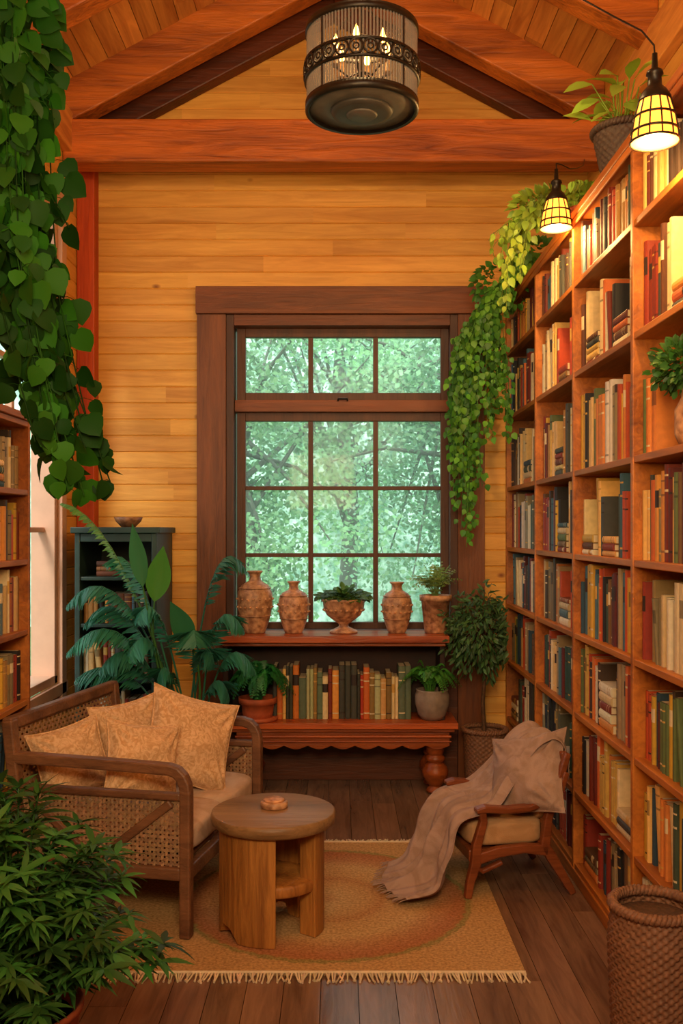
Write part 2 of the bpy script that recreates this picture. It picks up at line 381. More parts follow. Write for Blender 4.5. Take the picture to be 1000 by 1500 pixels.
def bookrow(mb,T,a0,a1,hmax,dmax,pal,rng,fill=1.0,hs=(.68,.95),stacks=.05):
    a=a0; col=None; run=0; hh=.8
    end=a0+(a1-a0)*fill
    while a<end-.02:
        r=rng.random()
        if r<stacks and end-a>.24:
            w=rng.uniform(.15,.2); z=0
            for k in range(rng.randint(3,5)):
                t=rng.uniform(.022,.04)
                if z+t>hmax*.85: break
                c=vary(rng.choice(PAL[pal]),.2,rng); ww=w*rng.uniform(.85,1); aa=a
                def T2(p,q,h,zz=z,aa=aa,ww=ww,t=t): return T(aa+h,q,zz+t-p)
                book(mb,T2,0,t,ww,min(dmax,.18)*rng.uniform(.85,1),c,rng); z+=t+.001
            a+=w+.012; continue
        if run<=0:
            col=rng.choice(PAL[pal if rng.random()<.6 else 'mix'] if pal in ('mix','warm','cool','cream') else PAL[pal]); run=rng.choice([1,1,1,1,2,3]); hh=rng.uniform(*hs); tt=rng.uniform(.018,.042)
        run-=1
        t=tt*rng.uniform(.9,1.1)
        if a+t>end: break
        h=hmax*hh*rng.uniform(.98,1.02); d=dmax*rng.uniform(.8,1)
        off=rng.uniform(0,.014)
        tilt=0
        if stacks and rng.random()<.05 and end-a>.12: tilt=-rng.uniform(.08,.2); a+=h*-tilt
        def T3(p,q,hh_,off=off): return T(p,q+off,hh_)
        book(mb,T3,a,t,h,d,vary(col,.12,rng),rng,tilt); a+=t+rng.uniform(.0005,.002)
        if stacks and rng.random()<.02: a+=rng.uniform(.02,.05)

# ------------------------------------------------------------ right wall bookcase
SX=1.074; rb=random.Random(12)
divs=[6.13,5.22,4.38,3.5,2.62,1.75,.9]
lev=[.08,.41,.77,1.13,1.49,1.87,2.32,2.73,3.04]
mb=MB()
mb.box(1.575,1.598,divs[-1],6.13,0.001,3.04,g,1)
for y in divs: 
    yy=min(max(y,divs[-1]+.015),6.115); mb.box(SX,1.575,yy-.014,yy+.014,0.001,3.02,gray(.1),0)
for z in lev[:-1]:
    for a,b in zip(divs[1:],divs[:-1]): mb.box(SX+.004,1.575,max(a,divs[-1])+.014,b-.014,z-.026,z,gray(.12),0)
mb.box(SX-.012,1.598,divs[-1],6.13,3.012,3.045,(1.1,1,1),0)
mb.box(SX-.006,SX+.004,divs[-1],6.13,2.985,3.013,(1.2,1.1,1),0)
mb.box(SX-.004,SX+.01,divs[-1],6.13,0.001,.056,(.9,.9,.9),0)
mb.build('wall_bookcase',[M_shelf,M_shelfB],origin=False,bevel=.003)
mb=MB()
for bi,(a,b) in enumerate(zip(divs[1:-1],divs[:-2])):
    for li in range(8):
        z=lev[li]; hm=lev[li+1]-z-.03
        pal=rb.choice(['mix','cool','cream','warm','warm'] if li<5 else ['warm','mix','warm','warm'])
        y1=b-.02; y0_=a+.02
        if bi==3 and li==5: y0_=3.34
        def T(p,q,h,z=z,y1=y1): return (SX+.03+q,y1-p,z+h)
        bookrow(mb,T,0,y1-y0_,min(hm,.36),.24,pal,rb,fill=rb.choice([1,1,1,.95]),hs=(.70,.97))
mb.build('shelf_books',[M_book],origin=False,recalc=False)

mb=MB(); lx=-1.37; ly0,ly1=2.5,4.26; ll=[.08,.5,.85,1.16,1.47,1.776,2.08]
mb.box(-1.648,-1.63,ly0,ly1,0,2.1,g,1)
for y in (ly0,3.38,ly1-.026): mb.box(-1.63,lx,y,y+.026,0,2.1,gray(.1),0)
for z in ll: mb.box(-1.63,lx-.003,ly0+.026,ly1-.026,z-.025,z,gray(.1),0)
mb.box(-1.648,lx+.012,ly0,ly1,2.08,2.11,(1.1,1,1),0)
mb.build('side_bookcase',[M_shelf,M_shelfB],origin=False,bevel=.003)
mb=MB()
for (a,b) in ((ly0+.03,3.375),(3.41,ly1-.03)):
    for li in range(6):
        z=ll[li]
        def T(p,q,h,z=z,b=b): return (lx-.03-q,b-p,z+h)
        bookrow(mb,T,0,b-a,ll[li+1]-z-.03,.19,rb.choice(['mix','cream','cool','warm']),rb)
mb.build('side_bookcase_books',[M_book],origin=False,recalc=False)

mb=MB(); gx0,gx1,gy0,gy1=-1.51,-1.04,5.48,6.0
mb.box(gx0,gx0+.03,gy0,gy1,0,1.6); mb.box(gx1-.03,gx1,gy0,gy1,0,1.6); mb.box(gx0,gx1,gy1-.02,gy1,0,1.6,(.5,.5,.5))
mb.box(gx0-.02,gx1+.02,gy0-.02,gy1,1.58,1.615)
for z in (.1,.42,.74,1.06,1.33): mb.box(gx0+.03,gx1-.03,gy0+.01,gy1-.02,z-.022,z)
mb.box(gx0+.03,gx1-.03,gy0+.005,gy0+.02,1.53,1.58)
mb.build('green_bookcase',[M_green],bevel=.004)
mb=MB()
for z,p,hm in ((1.06,'warm',.2),(.74,'warm',.26),(.42,'mix',.26),(.1,'mix',.26)):
    def T(p_,q,h,z=z): return (gx0+.035+p_,gy0+.05+q,z+h)
    bookrow(mb,T,0,gx1-gx0-.07,hm,.2,p,rb,hs=(.75,.95))
z=1.33
for i,(t,c) in enumerate(((.03,'#6a3a20'),(.025,'#8a5a30'),(.03,'#4a2a1a'))):
    def T(p,q,h,z=z,t=t): return (-1.4+h,gy0+.06+q,z+t-p)
    book(mb,T,0,t,.24-i*.02,.17,hx(c),rb); z+=t+.001
mb.build('green_bookcase_books',[M_book],origin=False,recalc=False)
mb=MB(); mb.lathe(-1.25,5.7,1.6155,[(0,0),(.04,0),(.075,.035),(.085,.06),(.078,.06),(.06,.03),(0,.02)],28,(.6,.5,.4),0); mb.build('shallow_bowl',[M_ceram])

# ------------------------------------------------------------ plants helpers
SH={'heart':[.5,1,.92,.55,.02],'round':[.45,1,1.0,.68,.04],'oval':[.12,.75,1,.75,.03],'lance':[.1,.8,.9,.5,.02],'thin':[.3,1,.02]}
def leaf(mb,p,d,n,L,W,shape,col,mat=0,curl=.25,fold=.25):
    d=V(d).normalized(); n=V(n); sd=d.cross(n)
    if sd.length<1e-3: sd=d.cross(V((.3,.5,.7)))
    sd.normalize(); n=sd.cross(d); pr=SH[shape]; k=len(pr)-1; vs=[]
    for i,w in enumerate(pr):
        t=i/k; c=V(p)+d*(L*t)-n*(curl*L*t*t); w=W*.5*w
        vs+= [c-sd*w+n*w*fold,c,c+sd*w+n*w*fold]
    fs=[]
    for i in range(k): fs+= [(i*3,i*3+1,i*3+4,i*3+3),(i*3+1,i*3+2,i*3+5,i*3+4)]
    mb.add(vs,fs,col,mat,True)
def bez(p0,p1,p2,t): return p0*(1-t)**2+p1*2*t*(1-t)+p2*t*t
def rdir(rng): 
    while True:
        v=V((rng.uniform(-1,1),rng.uniform(-1,1),rng.uniform(-1,1)))
        if .1<v.length<1: return v.normalized()
def frond(mb,b,c,e,n,L,W,col,rng,shape='thin',st=.15,stemcol=None,r=.004,droop=.3,mat=0):
    b,c,e=V(b),V(c),V(e)
    mb.tube([bez(b,c,e,i/10) for i in range(11)],[r*(1-.07*i) for i in range(11)],5,stemcol or tuple(x*.8 for x in col),mat)
    for i in range(n):
        t=st+(1-st)*(i+.5)/n; p=bez(b,c,e,t); tg=(bez(b,c,e,min(1,t+.02))-bez(b,c,e,t-.02)).normalized()
        sd=tg.cross(V((0,0,1)))
        if sd.length<.05: sd=V((1,0,0))
        sd.normalize(); nn=sd.cross(tg)
        q=(t-st)/(1-st); l=L*(math.sin(math.pi*(.12+.85*q))**.7)*rng.uniform(.9,1.1)
        for s_ in (-1,1):
            d=sd*s_+tg*.55+V((0,0,-droop))*rng.uniform(.5,1.2)
            leaf(mb,p,d,nn,l,W,shape,vary(col,.2,rng),mat,.2,.1)
def fern(mb,cx,cy,cz,Rr,H,n,col,rng,L=.05,W=.016,nl=16,ybias=1.0):
    for i in range(n):
        a=2*math.pi*i/n*2.4+rng.uniform(-.3,.3); k=rng.uniform(.35,1); 
        e=V((cx+Rr*k*math.cos(a),cy+Rr*k*math.sin(a)*ybias,cz+H*(1.15-k)*rng.uniform(.6,1.1)))
        c=V((cx+Rr*k*.45*math.cos(a),cy+Rr*k*.45*math.sin(a)*ybias,cz+H*rng.uniform(.9,1.25)))
        frond(mb,(cx+.02*math.cos(a),cy+.02*math.sin(a),cz),c,e,nl,L,W,vary(col,.25,rng),rng,r=.002)
def vine(mb,pts,sp,L,W,col,rng,shape='heart',spread=.05,r=.0025,out=(0,-1,0),mat=0,per=1,rv_=.7):
    pts=[V(p) for p in pts]
    q=[]
    for i in range(len(pts)-1):
        p0,p1,p2,p3=pts[max(i-1,0)],pts[i],pts[i+1],pts[min(i+2,len(pts)-1)]
        for k in range(8):
            t=k/8; q.append(.5*((2*p1)+(p2-p0)*t+(2*p0-5*p1+4*p2-p3)*t*t+(3*p1-p0-3*p2+p3)*t**3))
    q.append(pts[-1]); mb.tube(q,r,5,tuple(x*.7 for x in col),mat)
    acc=0; 
    for i in range(len(q)-1):
        seg=(q[i+1]-q[i]).length; acc+=seg
        while acc>sp:
            acc-=sp
            for _ in range(per):
                p=q[i].lerp(q[i+1],rng.random()); o=rdir(rng); o.z*=.3
                b=p+o*spread*rng.uniform(.2,1)
                mb.tube([p,(p+b)/2+V((0,0,.006)),b],.0012,3,col,mat,cap=False)
                d=V((o.x*.5,o.y*.3,-1+rng.uniform(-.2,.5)))
                nn=V(out)+rdir(rng)*rv_
                s_=rng.uniform(.65,1.15)
                leaf(mb,b,d,nn,L*s_,W*s_,shape,vary(col,.35,rng),mat,.2,.2)
GD=hx('#1e4a0c'); GM=hx('#4a8030'); GT=hx('#3a8064'); GY=hx('#8aa83a')

# ------------------------------------------------------------ hanging ivy
ri=random.Random(3)
mb=MB()
hc=V((-1.16,3.0,2.95))
mb.lathe(hc.x,hc.y,hc.z,[(.0,0),(.09,.01),(.13,.07),(.145,.16),(.15,.17),(.135,.165),(.12,.15),(0,.15)],24,(1,1,1),1)
for k in range(3):
    a=k*2.094+.4; mb.tube([hc+V((.14*math.cos(a),.14*math.sin(a),.16)),hc+V((0,-.0,.75))],.003,5,(1,1,1),2)
mb.tube([hc+V((0,0,.75)),V((hc.x,2.9,4.25))],.004,5,(1,1,1),2)
for i in range(46):
    a=ri.uniform(-2.6,1.2); x1=hc.x+.16*math.cos(a); y1=hc.y+.15*math.sin(a)
    ln=ri.uniform(.2,.9); tx=ri.uniform(-.12,.20)
    if i>=26:
        ln=ri.uniform(1.0,1.32); x1=hc.x+ri.uniform(.04,.18); xe=-.93+(ln-1.0)*.5+ri.uniform(-.09,.08); tx=xe-x1
    p=[(hc.x+.05*math.cos(a),hc.y+.05*math.sin(a),hc.z+.16),(x1,y1,hc.z+.22),(x1+tx*.15,y1,hc.z+.05),(x1+tx*.38,y1+ri.uniform(-.05,.05),hc.z+.05-ln*.5),(x1+tx,y1+ri.uniform(-.08,.08),hc.z-ln+.05)]
    vine(mb,p,.056,.074,.080,hx('#2a5812') if ri.random()<.5 else hx('#183a0c'),ri,shape='round',spread=.055,rv_=1.1)
for i in range(120):
    o=rdir(ri); p=hc+V((o.x*.26,o.y*.2,.22+o.z*.22)); leaf(mb,p,(o.x,o.y*.3,-.6),V((0,-1,.3))+rdir(ri)*.9,.075,.076,'round',vary(GD,.35,ri))
for i in range(20):
    x0=hc.x-.05+ri.uniform(-.12,.2); vine(mb,[(x0,3.0+ri.uniform(-.1,.1),3.32),(x0+.05,2.98,3.15),(x0+.14+ri.uniform(-.1,.08),2.98,2.9+ri.uniform(-.1,.1))],.045,.07,.07,GD,ri,shape='round',rv_=1.1)
mb.build('hanging_ivy',[M_ivy,M_wickerD,M_metal],recalc=False)

# ------------------------------------------------------------ foreground shrub
def shrub(name,cx,cy,potr,poth,top,Rr,n,col,seed,mpot,L=.08):
    rg=random.Random(seed); mb=MB()
    mb.lathe(cx,cy,0.001,[(0,0),(potr*.75,0),(potr*.95,poth*.6),(potr,poth),(potr*1.05,poth),(potr*1.05,poth-.02),(potr*.92,poth-.02),(potr*.9,poth-.05),(0,poth-.05)],32,(1,1,1),1)
    mb.lathe(cx,cy,poth-.045,[(0,0),(potr*.88,0)],24,(1,1,1),2)
    for i in range(n):
        a=rg.uniform(0,6.283); k=rg.random()**.5
        h=(top-poth)*(1-.75*k*k)*rg.uniform(.5,1.08)
        RR=Rr*rg.uniform(.7,1.15)
        e=V((cx+RR*k*math.cos(a),cy+RR*k*math.sin(a),poth+h)); b=V((cx+.03*math.cos(a),cy+.03*math.sin(a),poth-.03)); c=V((cx+Rr*k*.3*math.cos(a),cy+Rr*k*.3*math.sin(a),poth+h*.8))
        mb.tube([bez(b,c,e,t/6) for t in range(7)],.003,5,tuple(x*.7 for x in col),0)
        cc_=vary(col,.5,rg)
        for t in (.45,.6,.72,.84,.93,1.0):
            p=bez(b,c,e,t); tg=(e-c).normalized()
            az=rg.uniform(0,6.28)
            for j in range(7 if t==1.0 else 5):
                aa=az+j*2*math.pi/(7 if t==1 else 5)
                d=V((math.cos(aa),math.sin(aa),rg.uniform(-.3,.45)))+tg*.6
                l=L*rg.uniform(.6,1.15); leaf(mb,p,d,V((0,0,1))+rdir(rg)*.5,l,l*.24,'lance',vary(cc_,.3,rg),0,.35,.2)
    return mb.build(name,[M_leaf,mpot,M_soil],recalc=False)
shrub('potted_shrub',-.88,2.62,.17,.3,.88,.37,105,hx('#3e6c2e'),5,M_terra,.088)

# ------------------------------------------------------------ palm
rp=random.Random(9); mb=MB(); bx,by=-.80,5.22
mb.lathe(bx,by,0.001,[(0,0),(.13,0),(.16,.2),(.17,.36),(.18,.36),(.18,.34),(.155,.33),(0,.33)],32,(1,1,1),1)
mb.lathe(bx,by,.335,[(0,0),(.155,0)],24,(1,1,1),2)
F=[((-1.46,5.05,1.74),(-1.15,5.1,1.70)),((-1.42,5.0,1.20),(-1.15,5.1,1.62)),((-1.42,5.0,.95),(-1.12,5.1,1.38)),((-1.32,5.1,.78),(-1.1,5.1,1.15)),
   ((-.50,5.2,1.38),(-.72,5.2,1.75)),((-.50,5.1,1.06),(-.70,5.1,1.42)),((-.44,5.1,.84),(-.62,5.1,1.2)),((-.58,5.1,.70),(-.66,5.1,1.0)),((-1.1,5.0,.92),(-1.0,5.1,1.3)),((-.74,5.0,1.0),(-.8,5.1,1.3)),((-1.25,5.2,1.42),(-1.08,5.2,1.65)),
   ((-1.38,5.2,1.08),(-1.15,5.2,1.48)),((-1.25,5.0,.86),(-1.05,5.1,1.2)),((-1.05,5.0,1.12),(-.95,5.1,1.45)),((-.66,5.1,.88),(-.72,5.1,1.2)),((-1.4,5.1,.80),(-1.12,5.1,1.05)),((-.95,5.0,.78),(-.9,5.0,1.1))]
for k,(e,c) in enumerate(F):
    frond(mb,(bx+rp.uniform(-.04,.04),by+rp.uniform(-.04,.04),.34),c,e,44,.17 if k else .09,.017,vary(GT,.2,rp) if k else hx('#6a9a4a'),rp,st=.40,r=.007,droop=.55)
def paddle(p0,c,e,L,W,col):
    p0,c,e=V(p0),V(c),V(e); mb.tube([bez(p0,c,e,i/8) for i in range(9)],[.009-.0006*i for i in range(9)],6,hx('#4a7a3a'),0)
    d=(e-c).normalized(); n=12; vs=[];
    nn=V((.25,-1,.2)); sd=d.cross(nn).normalized(); nn=sd.cross(d)
    for i in range(n+1):
        t=i/n; w=W*.5*max(.02,math.sin(math.pi*t**.8)); q=e+d*L*t-nn*-.12*L*t*t
        for s_ in (-1,-.5,0,.5,1): vs.append(q+sd*w*s_+nn*abs(s_)*w*.3)
    fs=[(i*5+k,i*5+k+1,i*5+k+6,i*5+k+5) for i in range(n) for k in range(4)]
    mb.add(vs,fs,col,0,True)
paddle((bx,by,.34),(-1.02,5.05,.9),(-.97,5.05,1.22),.30,.13,hx('#4c8a34'))
paddle((bx,by,.34),(-.7,5.15,.8),(-.78,5.1,.98),.28,.12,hx('#2f6e46'))
paddle((bx,by,.34),(-.80,5.05,.58),(-.80,5.0,.55),.2,.2,hx('#2e6a3a'))
paddle((bx,by,.34),(-.95,5.05,.85),(-1.02,5.0,1.3),.34,.09,hx('#3f7f50'))
mb.build('potted_palm',[M_leaf,M_pot,M_soil],recalc=False)

# ------------------------------------------------------------ console + bench
mb=MB()
mb.box(-.72,.67,5.75,6.085,.918,.96,(1.1,1,1),0)
mb.box(-.70,.65,5.78,6.08,.895,.918,(.8,.8,.8),0)
mb.box(-.70,-.67,5.82,6.085,.44,.895,(.6,.6,.6),1); mb.box(.62,.65,5.82,6.085,.44,.895,(.6,.6,.6),1)
mb.box(-.67,.62,6.07,6.085,.44,.895,(.8,.8,.8),1)
mb.box(-.66,.72,5.72,6.085,.405,.44,(1.15,1,1),0)
mb.box(-.64,.70,5.735,6.08,.385,.405,(.8,.8,.8),0)
n=140; vs=[];
for i in range(n+1):
    x=-.61+1.28*i/n; zz=.30-.022*abs(math.sin(math.pi*(x+.61)/1.28*9)); 
    for y in (5.75,5.775): vs+=[(x,y,.385),(x,y,zz)]
fs=[]
for i in range(n):
    o=i*4;p=o+4; fs+=[(o,o+1,p+1,p),(o+2,p+2,p+3,o+3),(o+1,o+3,p+3,p+1),(o,p,p+2,o+2)]
mb.add(vs,fs,(.7,.7,.7),0)
mb.tube([(-.62,5.747,.355),(.68,5.747,.355)],.008,8,(1.1,1,1),0)
mb.tube([(-.62,5.747,.325),(.68,5.747,.325)],.004,8,(1.1,1,1),0)
lp=[(.0,0.001),(.04,0.001),(.055,.015),(.05,.03),(.035,.045),(.055,.07),(.078,.11),(.08,.14),(.065,.17),(.045,.19),(.06,.205),(.06,.22),(.045,.235),(.055,.26),(.055,.385),(0,.385)]
for (x,y) in ((.59,5.81),(-.54,5.81),(.59,6.0),(-.54,6.0)): mb.lathe(x,y,0,lp,24,(.75,.75,.75),0)
mb.build('console_bench',[M_console,M_dark],bevel=.003)
mb=MB(); rb2=random.Random(33)
PAL['bench']=[hx(c) for c in ('#b4401c','#c8641f','#d8903c','#e0b060','#7a2a14','#5a6a50','#c89a58','#dcc08a','#a83018','#8a6a30','#3a3a30','#d07020','#a8a878')]
def T(p,q,h): return (-.40+p,5.85+q,.4405+h)
bookrow(mb,T,0,.86,.345,.2,'bench',rb2,hs=(.68,.97),stacks=0)
mb.build('bench_books',[M_book],recalc=False)

def vase(name,x,y,z,h,w,neck,seed):
    rg=random.Random(seed); mb=MB(); r=w/2
    prof=[(0,0),(r*.55,0),(r*.6,h*.03),(r*.8,h*.2),(r*.97,h*.42),(r,h*.55),(r*.95,h*.66),(r*.75,h*.77),(neck*1.05,h*.84),(neck*.9,h*.9),(neck*1.0,h*.95),(neck*1.35,h*.985),(neck*1.3,h),(neck*.95,h*.985),(neck*.7,h*.93),(neck*.7,h*.8)]
    P=[]
    for (a,b) in zip(prof[:-1],prof[1:]): P+=[a,((a[0]+b[0])/2,(a[1]+b[1])/2)]
    P.append(prof[-1]); mb.lathe(x,y,z,P,40,vary((1,1,1),.1,rg),0)
    for zz,rr in ((.28,.88),(.72,.87)): mb.lathe(x,y,z+h*zz,[(r*rr,-.004),(r*rr+.006,0),(r*rr,.004)],40,(.8,.75,.7),0)
    for k in range(18):
        for j in range(2):
            a=2*math.pi*(k+.5*j)/18; zz=h*(.42+.13*j); rr=r*(.975+.02*j)
            mb.lathe(x+rr*math.cos(a),y+rr*math.sin(a),z+zz-.007,[(.001,0),(.007,.003),(.008,.007),(.007,.011),(.001,.014)],6,(1.15,1.1,1.0),0)
    return mb.build(name,[M_ceram])
vase('ceramic_vase',-.515,5.93,.961,.385,.222,.036,1)
vase('ceramic_vase',-.275,5.93,.961,.32,.195,.03,2)
vase('ceramic_vase',.365,5.93,.961,.315,.19,.034,3)
mb=MB(); ru=random.Random(4)
mb.lathe(.035,5.93,.961,[(0,0),(.085,0),(.09,.012),(.06,.025),(.03,.04),(.03,.055),(.06,.075),(.105,.11),(.125,.15),(.13,.19),(.14,.2),(.14,.212),(.125,.212),(.115,.19),(0,.185)],36,(1.05,1,1),0)
for k in range(22):
    a=2*math.pi*k/22; mb.lathe(.035+.122*math.cos(a),5.93+.122*math.sin(a),.961+.135,[(.001,0),(.009,.004),(.01,.009),(.009,.014),(.001,.018)],6,(1.2,1.1,1.0),0)
for i in range(280):
    a=ru.uniform(0,6.28); k=ru.random()**.5; p=V((.035+.15*k*math.cos(a),5.93+.11*k*math.sin(a),.961+.2+.06*(1-k)*ru.random()+.02))
    d=V((math.cos(a)*k,math.sin(a)*k,ru.uniform(-.5,.6))); leaf(mb,p,d,(0,-.5,1),.05,.035,'oval',vary(hx('#46682a'),.4,ru),1)
mb.build('footed_urn_planter',[M_ceram,M_leaf],recalc=False)
mb=MB(); 
mb.lathe(.605,5.93,.961,[(0,0),(.065,0),(.07,.01),(.09,.2),(.1,.2),(.1,.235),(.088,.235),(.08,.2),(0,.2)],32,(1.05,1,1),0)
for i in range(60):
    a=ru.uniform(0,6.28); k=ru.uniform(.2,1); e=V((.605+.2*k*math.cos(a),5.93+.13*k*math.sin(a),.961+.22+ru.uniform(.08,.24)*(1.1-k*.5)))
    c=V((.605+.08*k*math.cos(a),5.93+.05*k*math.sin(a),.961+.38)); frond(mb,(.605,5.93,1.15),c,e,7,.035,.01,vary(hx('#8aa458'),.3,ru),ru,r=.0015,mat=1)
mb.build('potted_herb',[M_ceram,M_leaf],recalc=False)

rf=random.Random(31)
mb=MB(); mb.lathe(-.49,5.83,.4405,[(0,0),(.085,0),(.095,.05),(.10,.10),(.115,.105),(.118,.14),(.105,.14),(.1,.11),(0,.11)],32,(1,1,1),1); mb.lathe(-.49,5.83,.4405,[(.0,0),(.12,0),(.125,.02),(.0,.02)],32,(1,1,1),1)
fern(mb,-.49,5.83,.55,.24,.30,54,hx('#2e7a3a'),rf,L=.05,W=.012,nl=22,ybias=.6)
mb.build('potted_fern',[M_leaf,M_terra],recalc=False)
mb=MB(); mb.lathe(.575,5.85,.4405,[(0,0),(.06,0),(.085,.03),(.105,.1),(.105,.15),(.095,.175),(.1,.185),(.09,.185),(.085,.16),(0,.16)],32,(1,1,1),1)
fern(mb,.56,5.83,.60,.22,.22,60,hx('#4e9036'),rf,L=.035,W=.009,nl=20,ybias=.6)
mb.build('potted_fern',[M_leaf,M_pot],recalc=False)

def basket(mb,cx,cy,z0,prof,mat=0,col=(1,1,1),nstake=30,rowh=.016,amp=.006):
    H=prof[-1][1]
    def radf(z):
        for (r0,a),(r1,b) in zip(prof[:-1],prof[1:]):
            if z<=b: return r0+(r1-r0)*(z-a)/(b-a+1e-9)
        return prof[-1][0]
    nr=int(H/rowh); sub=4; nu=nstake*4
    def fn(u,v):
        z=v*H; row=int(min(z/rowh,nr-1e-6)); fr=z/rowh-row
        a=2*math.pi*u; r=radf(z)+amp*math.sin(nstake*a+math.pi*row)*math.sin(math.pi*fr)**.6 if 0<fr<1 else radf(z)
        return (cx+r*math.cos(a),cy+r*math.sin(a),z0+z)
    mb.grid(fn,nu,nr*sub,col,mat,wrapu=True)
    mb.lathe(cx,cy,z0,[(0,.002),(prof[0][0]*.98,.002)],32,col,mat)
    for ph in (0,math.pi):
        pts=[]
        rr=prof[-1][0]
        for i in range(161):
            a=2*math.pi*i/160; pts.append((cx+(rr+.009*math.cos(28*a+ph))*math.cos(a),cy+(rr+.009*math.cos(28*a+ph))*math.sin(a),z0+H+.009*math.sin(28*a+ph)))
        mb.tube(pts,.009,6,col,mat,cap=False)
mb=MB(); basket(mb,.925,2.8,0.001,[(.105,0),(.12,.15),(.13,.4),(.118,.5)],nstake=26,rowh=.0115,amp=.0055)
mb.lathe(.925,2.8,.02,[(.1,0),(.108,.45)],32,(.4,.4,.4),0)
mb.build('wicker_basket',[M_wicker],recalc=False)

# topiary
rt=random.Random(41); tx,ty=.895,5.84
mb=MB(); basket(mb,tx,ty,0.001,[(.10,0),(.118,.1),(.130,.38)],mat=1,nstake=22,rowh=.014,amp=.005)
mb.lathe(tx,ty,.33,[(0,0),(.12,0)],24,(1,1,1),2)
mb.tube([(tx,ty,.33),(tx-.012,ty,.55),(tx+.008,ty-.01,.8),(tx-.01,ty,1.0)],[.014,.012,.011,.008],8,(1,1,1),3)
cc=V((tx-.02,ty-.02,.98))
for i in range(70):
    o=rdir(rt); e=cc+V((o.x*.15,o.y*.16,o.z*.24)); mb.tube([cc+V((0,0,-.08)),cc.lerp(e,.5)+V((0,0,.03)),e],.0025,4,(1,1,1),3)
for i in range(1500):
    o=rdir(rt); k=rt.uniform(.45,1)*(1+.15*math.sin(o.x*9+o.z*7)); p=cc+V((o.x*.235*k,o.y*.18*k,o.z*.27*k)); p.x=min(p.x,1.02)
    leaf(mb,p,o*.7+V((0,0,-.5))+rdir(rt)*.6 if p.x<.98 else V((-.6,-.2,-.6)),rdir(rt)+V((0,-.6,.6)),.05,.017,'oval',vary(hx('#4a6c3e'),.45,rt))
mb.build('topiary_tree',[M_leaf,M_wicker,M_soil,M_bark],recalc=False)

# ------------------------------------------------------------ trailing plants, right
rv=random.Random(51)
mb=MB(); pc=V((1.24,5.72,3.046))
mb.lathe(pc.x,pc.y,pc.z,[(0,0),(.09,0),(.12,.16),(.13,.16),(.13,.18),(.11,.18),(0,.16)],28,(1,1,1),1)
for i in range(64):
    xe=rv.uniform(.69,1.0); ze=rv.uniform(1.9,2.7) if xe<.9 else rv.uniform(2.1,2.8)
    if i<14: xe=rv.uniform(.70,.83); ze=rv.uniform(1.47,1.9)
    y1=rv.uniform(5.5,5.9)
    vine(mb,[(pc.x-.05,pc.y,pc.z+.18),(1.1,y1,3.16+rv.uniform(-.02,.04)),(.98,y1,3.04+rv.uniform(-.05,.05)),((xe+.9)/2,y1,2.85),(xe,y1+rv.uniform(-.05,.05),(2.8+ze)/2),(min(xe+rv.uniform(-.03,.03),1.0),y1,ze)],.030,.040,.036,GM if rv.random()<.6 else hx('#66a034'),rv,spread=.035,r=.0018)
for i in range(320):
    o=rdir(rv); leaf(mb,V((.98+o.x*.17,5.7+o.y*.17,3.05+o.z*.13)) if i%2 else pc+V((o.x*.14-.05,o.y*.16,.2+o.z*.06)),o+V((0,0,-.3)),V((0,-1,.5))+rdir(rv)*.5,.042,.036,'heart',vary(GM,.35,rv))
mb.build('trailing_pothos',[M_leaf,M_terra],recalc=False)
mb=MB(); pc=V((1.23,4.75,3.046))
mb.lathe(pc.x,pc.y,pc.z,[(0,0),(.08,0),(.1,.12),(.11,.12),(.11,.14),(.09,.14),(0,.12)],28,(1,1,1),1)
for i in range(20):
    y1=rv.uniform(4.75,5.05); xe=rv.uniform(.80,.98); ze=rv.uniform(2.98,3.12) if i>6 else rv.uniform(2.74,2.95)
    vine(mb,[(pc.x-.03,pc.y,pc.z+.13),(1.1,y1,3.24+rv.uniform(-.03,.08)),(.98,y1,3.24+rv.uniform(-.05,.05)),(xe,y1,(3.18+ze)/2),(xe-.02+rv.uniform(-.03,.03),y1,ze)],.04,.045,.034,vary(GY,.2,rv),rv,spread=.03,r=.0018)
for i in range(150):
    o=rdir(rv); leaf(mb,V((1.08+o.x*.2,4.82+o.y*.13,3.22+o.z*.07)),o+V((0,0,-.2)),V((0,-1,.5))+rdir(rv)*.5,.05,.035,'heart',vary(GY,.35,rv))
for i in range(9):
    vine(mb,[(1.15,4.75,3.2),(1.2,4.7,3.3),(1.2+rv.uniform(-.08,.1),4.6,3.27)],.04,.05,.035,GY,rv,spread=.03)
mb.build('trailing_philodendron',[M_leaf,M_terra],recalc=False)
mb=MB(); bxx,byy=1.215,4.05
basket(mb,bxx,byy,3.046,[(.07,0),(.1,.08),(.125,.2),(.13,.24)],mat=1,nstake=24,rowh=.016,amp=.005)
mb.lathe(bxx,byy,3.25,[(0,0),(.12,0)],24,(1,1,1),2)
for i in range(34):
    a=rv.uniform(0,6.28); k=rv.uniform(.3,1); e=V((bxx+.18*k*math.cos(a),byy+.15*k*math.sin(a),3.33+rv.uniform(0,.16)))
    mb.tube([(bxx,byy,3.25),(bxx+.05*math.cos(a),byy,3.34),e],.003,4,GY,0)
    leaf(mb,e,(math.cos(a),math.sin(a)*.5,rv.uniform(-.3,.5)),V((0,-.7,1))+rdir(rv)*.5,.12,.065,'oval',vary(GY,.3,rv))
mb.build('basket_planter',[M_leaf,M_wickerD,M_soil],recalc=False)
mb=MB(); jx,jy=1.16,3.10
mb.lathe(jx,jy,1.871,[(0,0),(.05,0),(.066,.04),(.066,.12),(.045,.16),(.05,.19),(.04,.19),(0,.17)],28,(1.1,1.05,1),1)
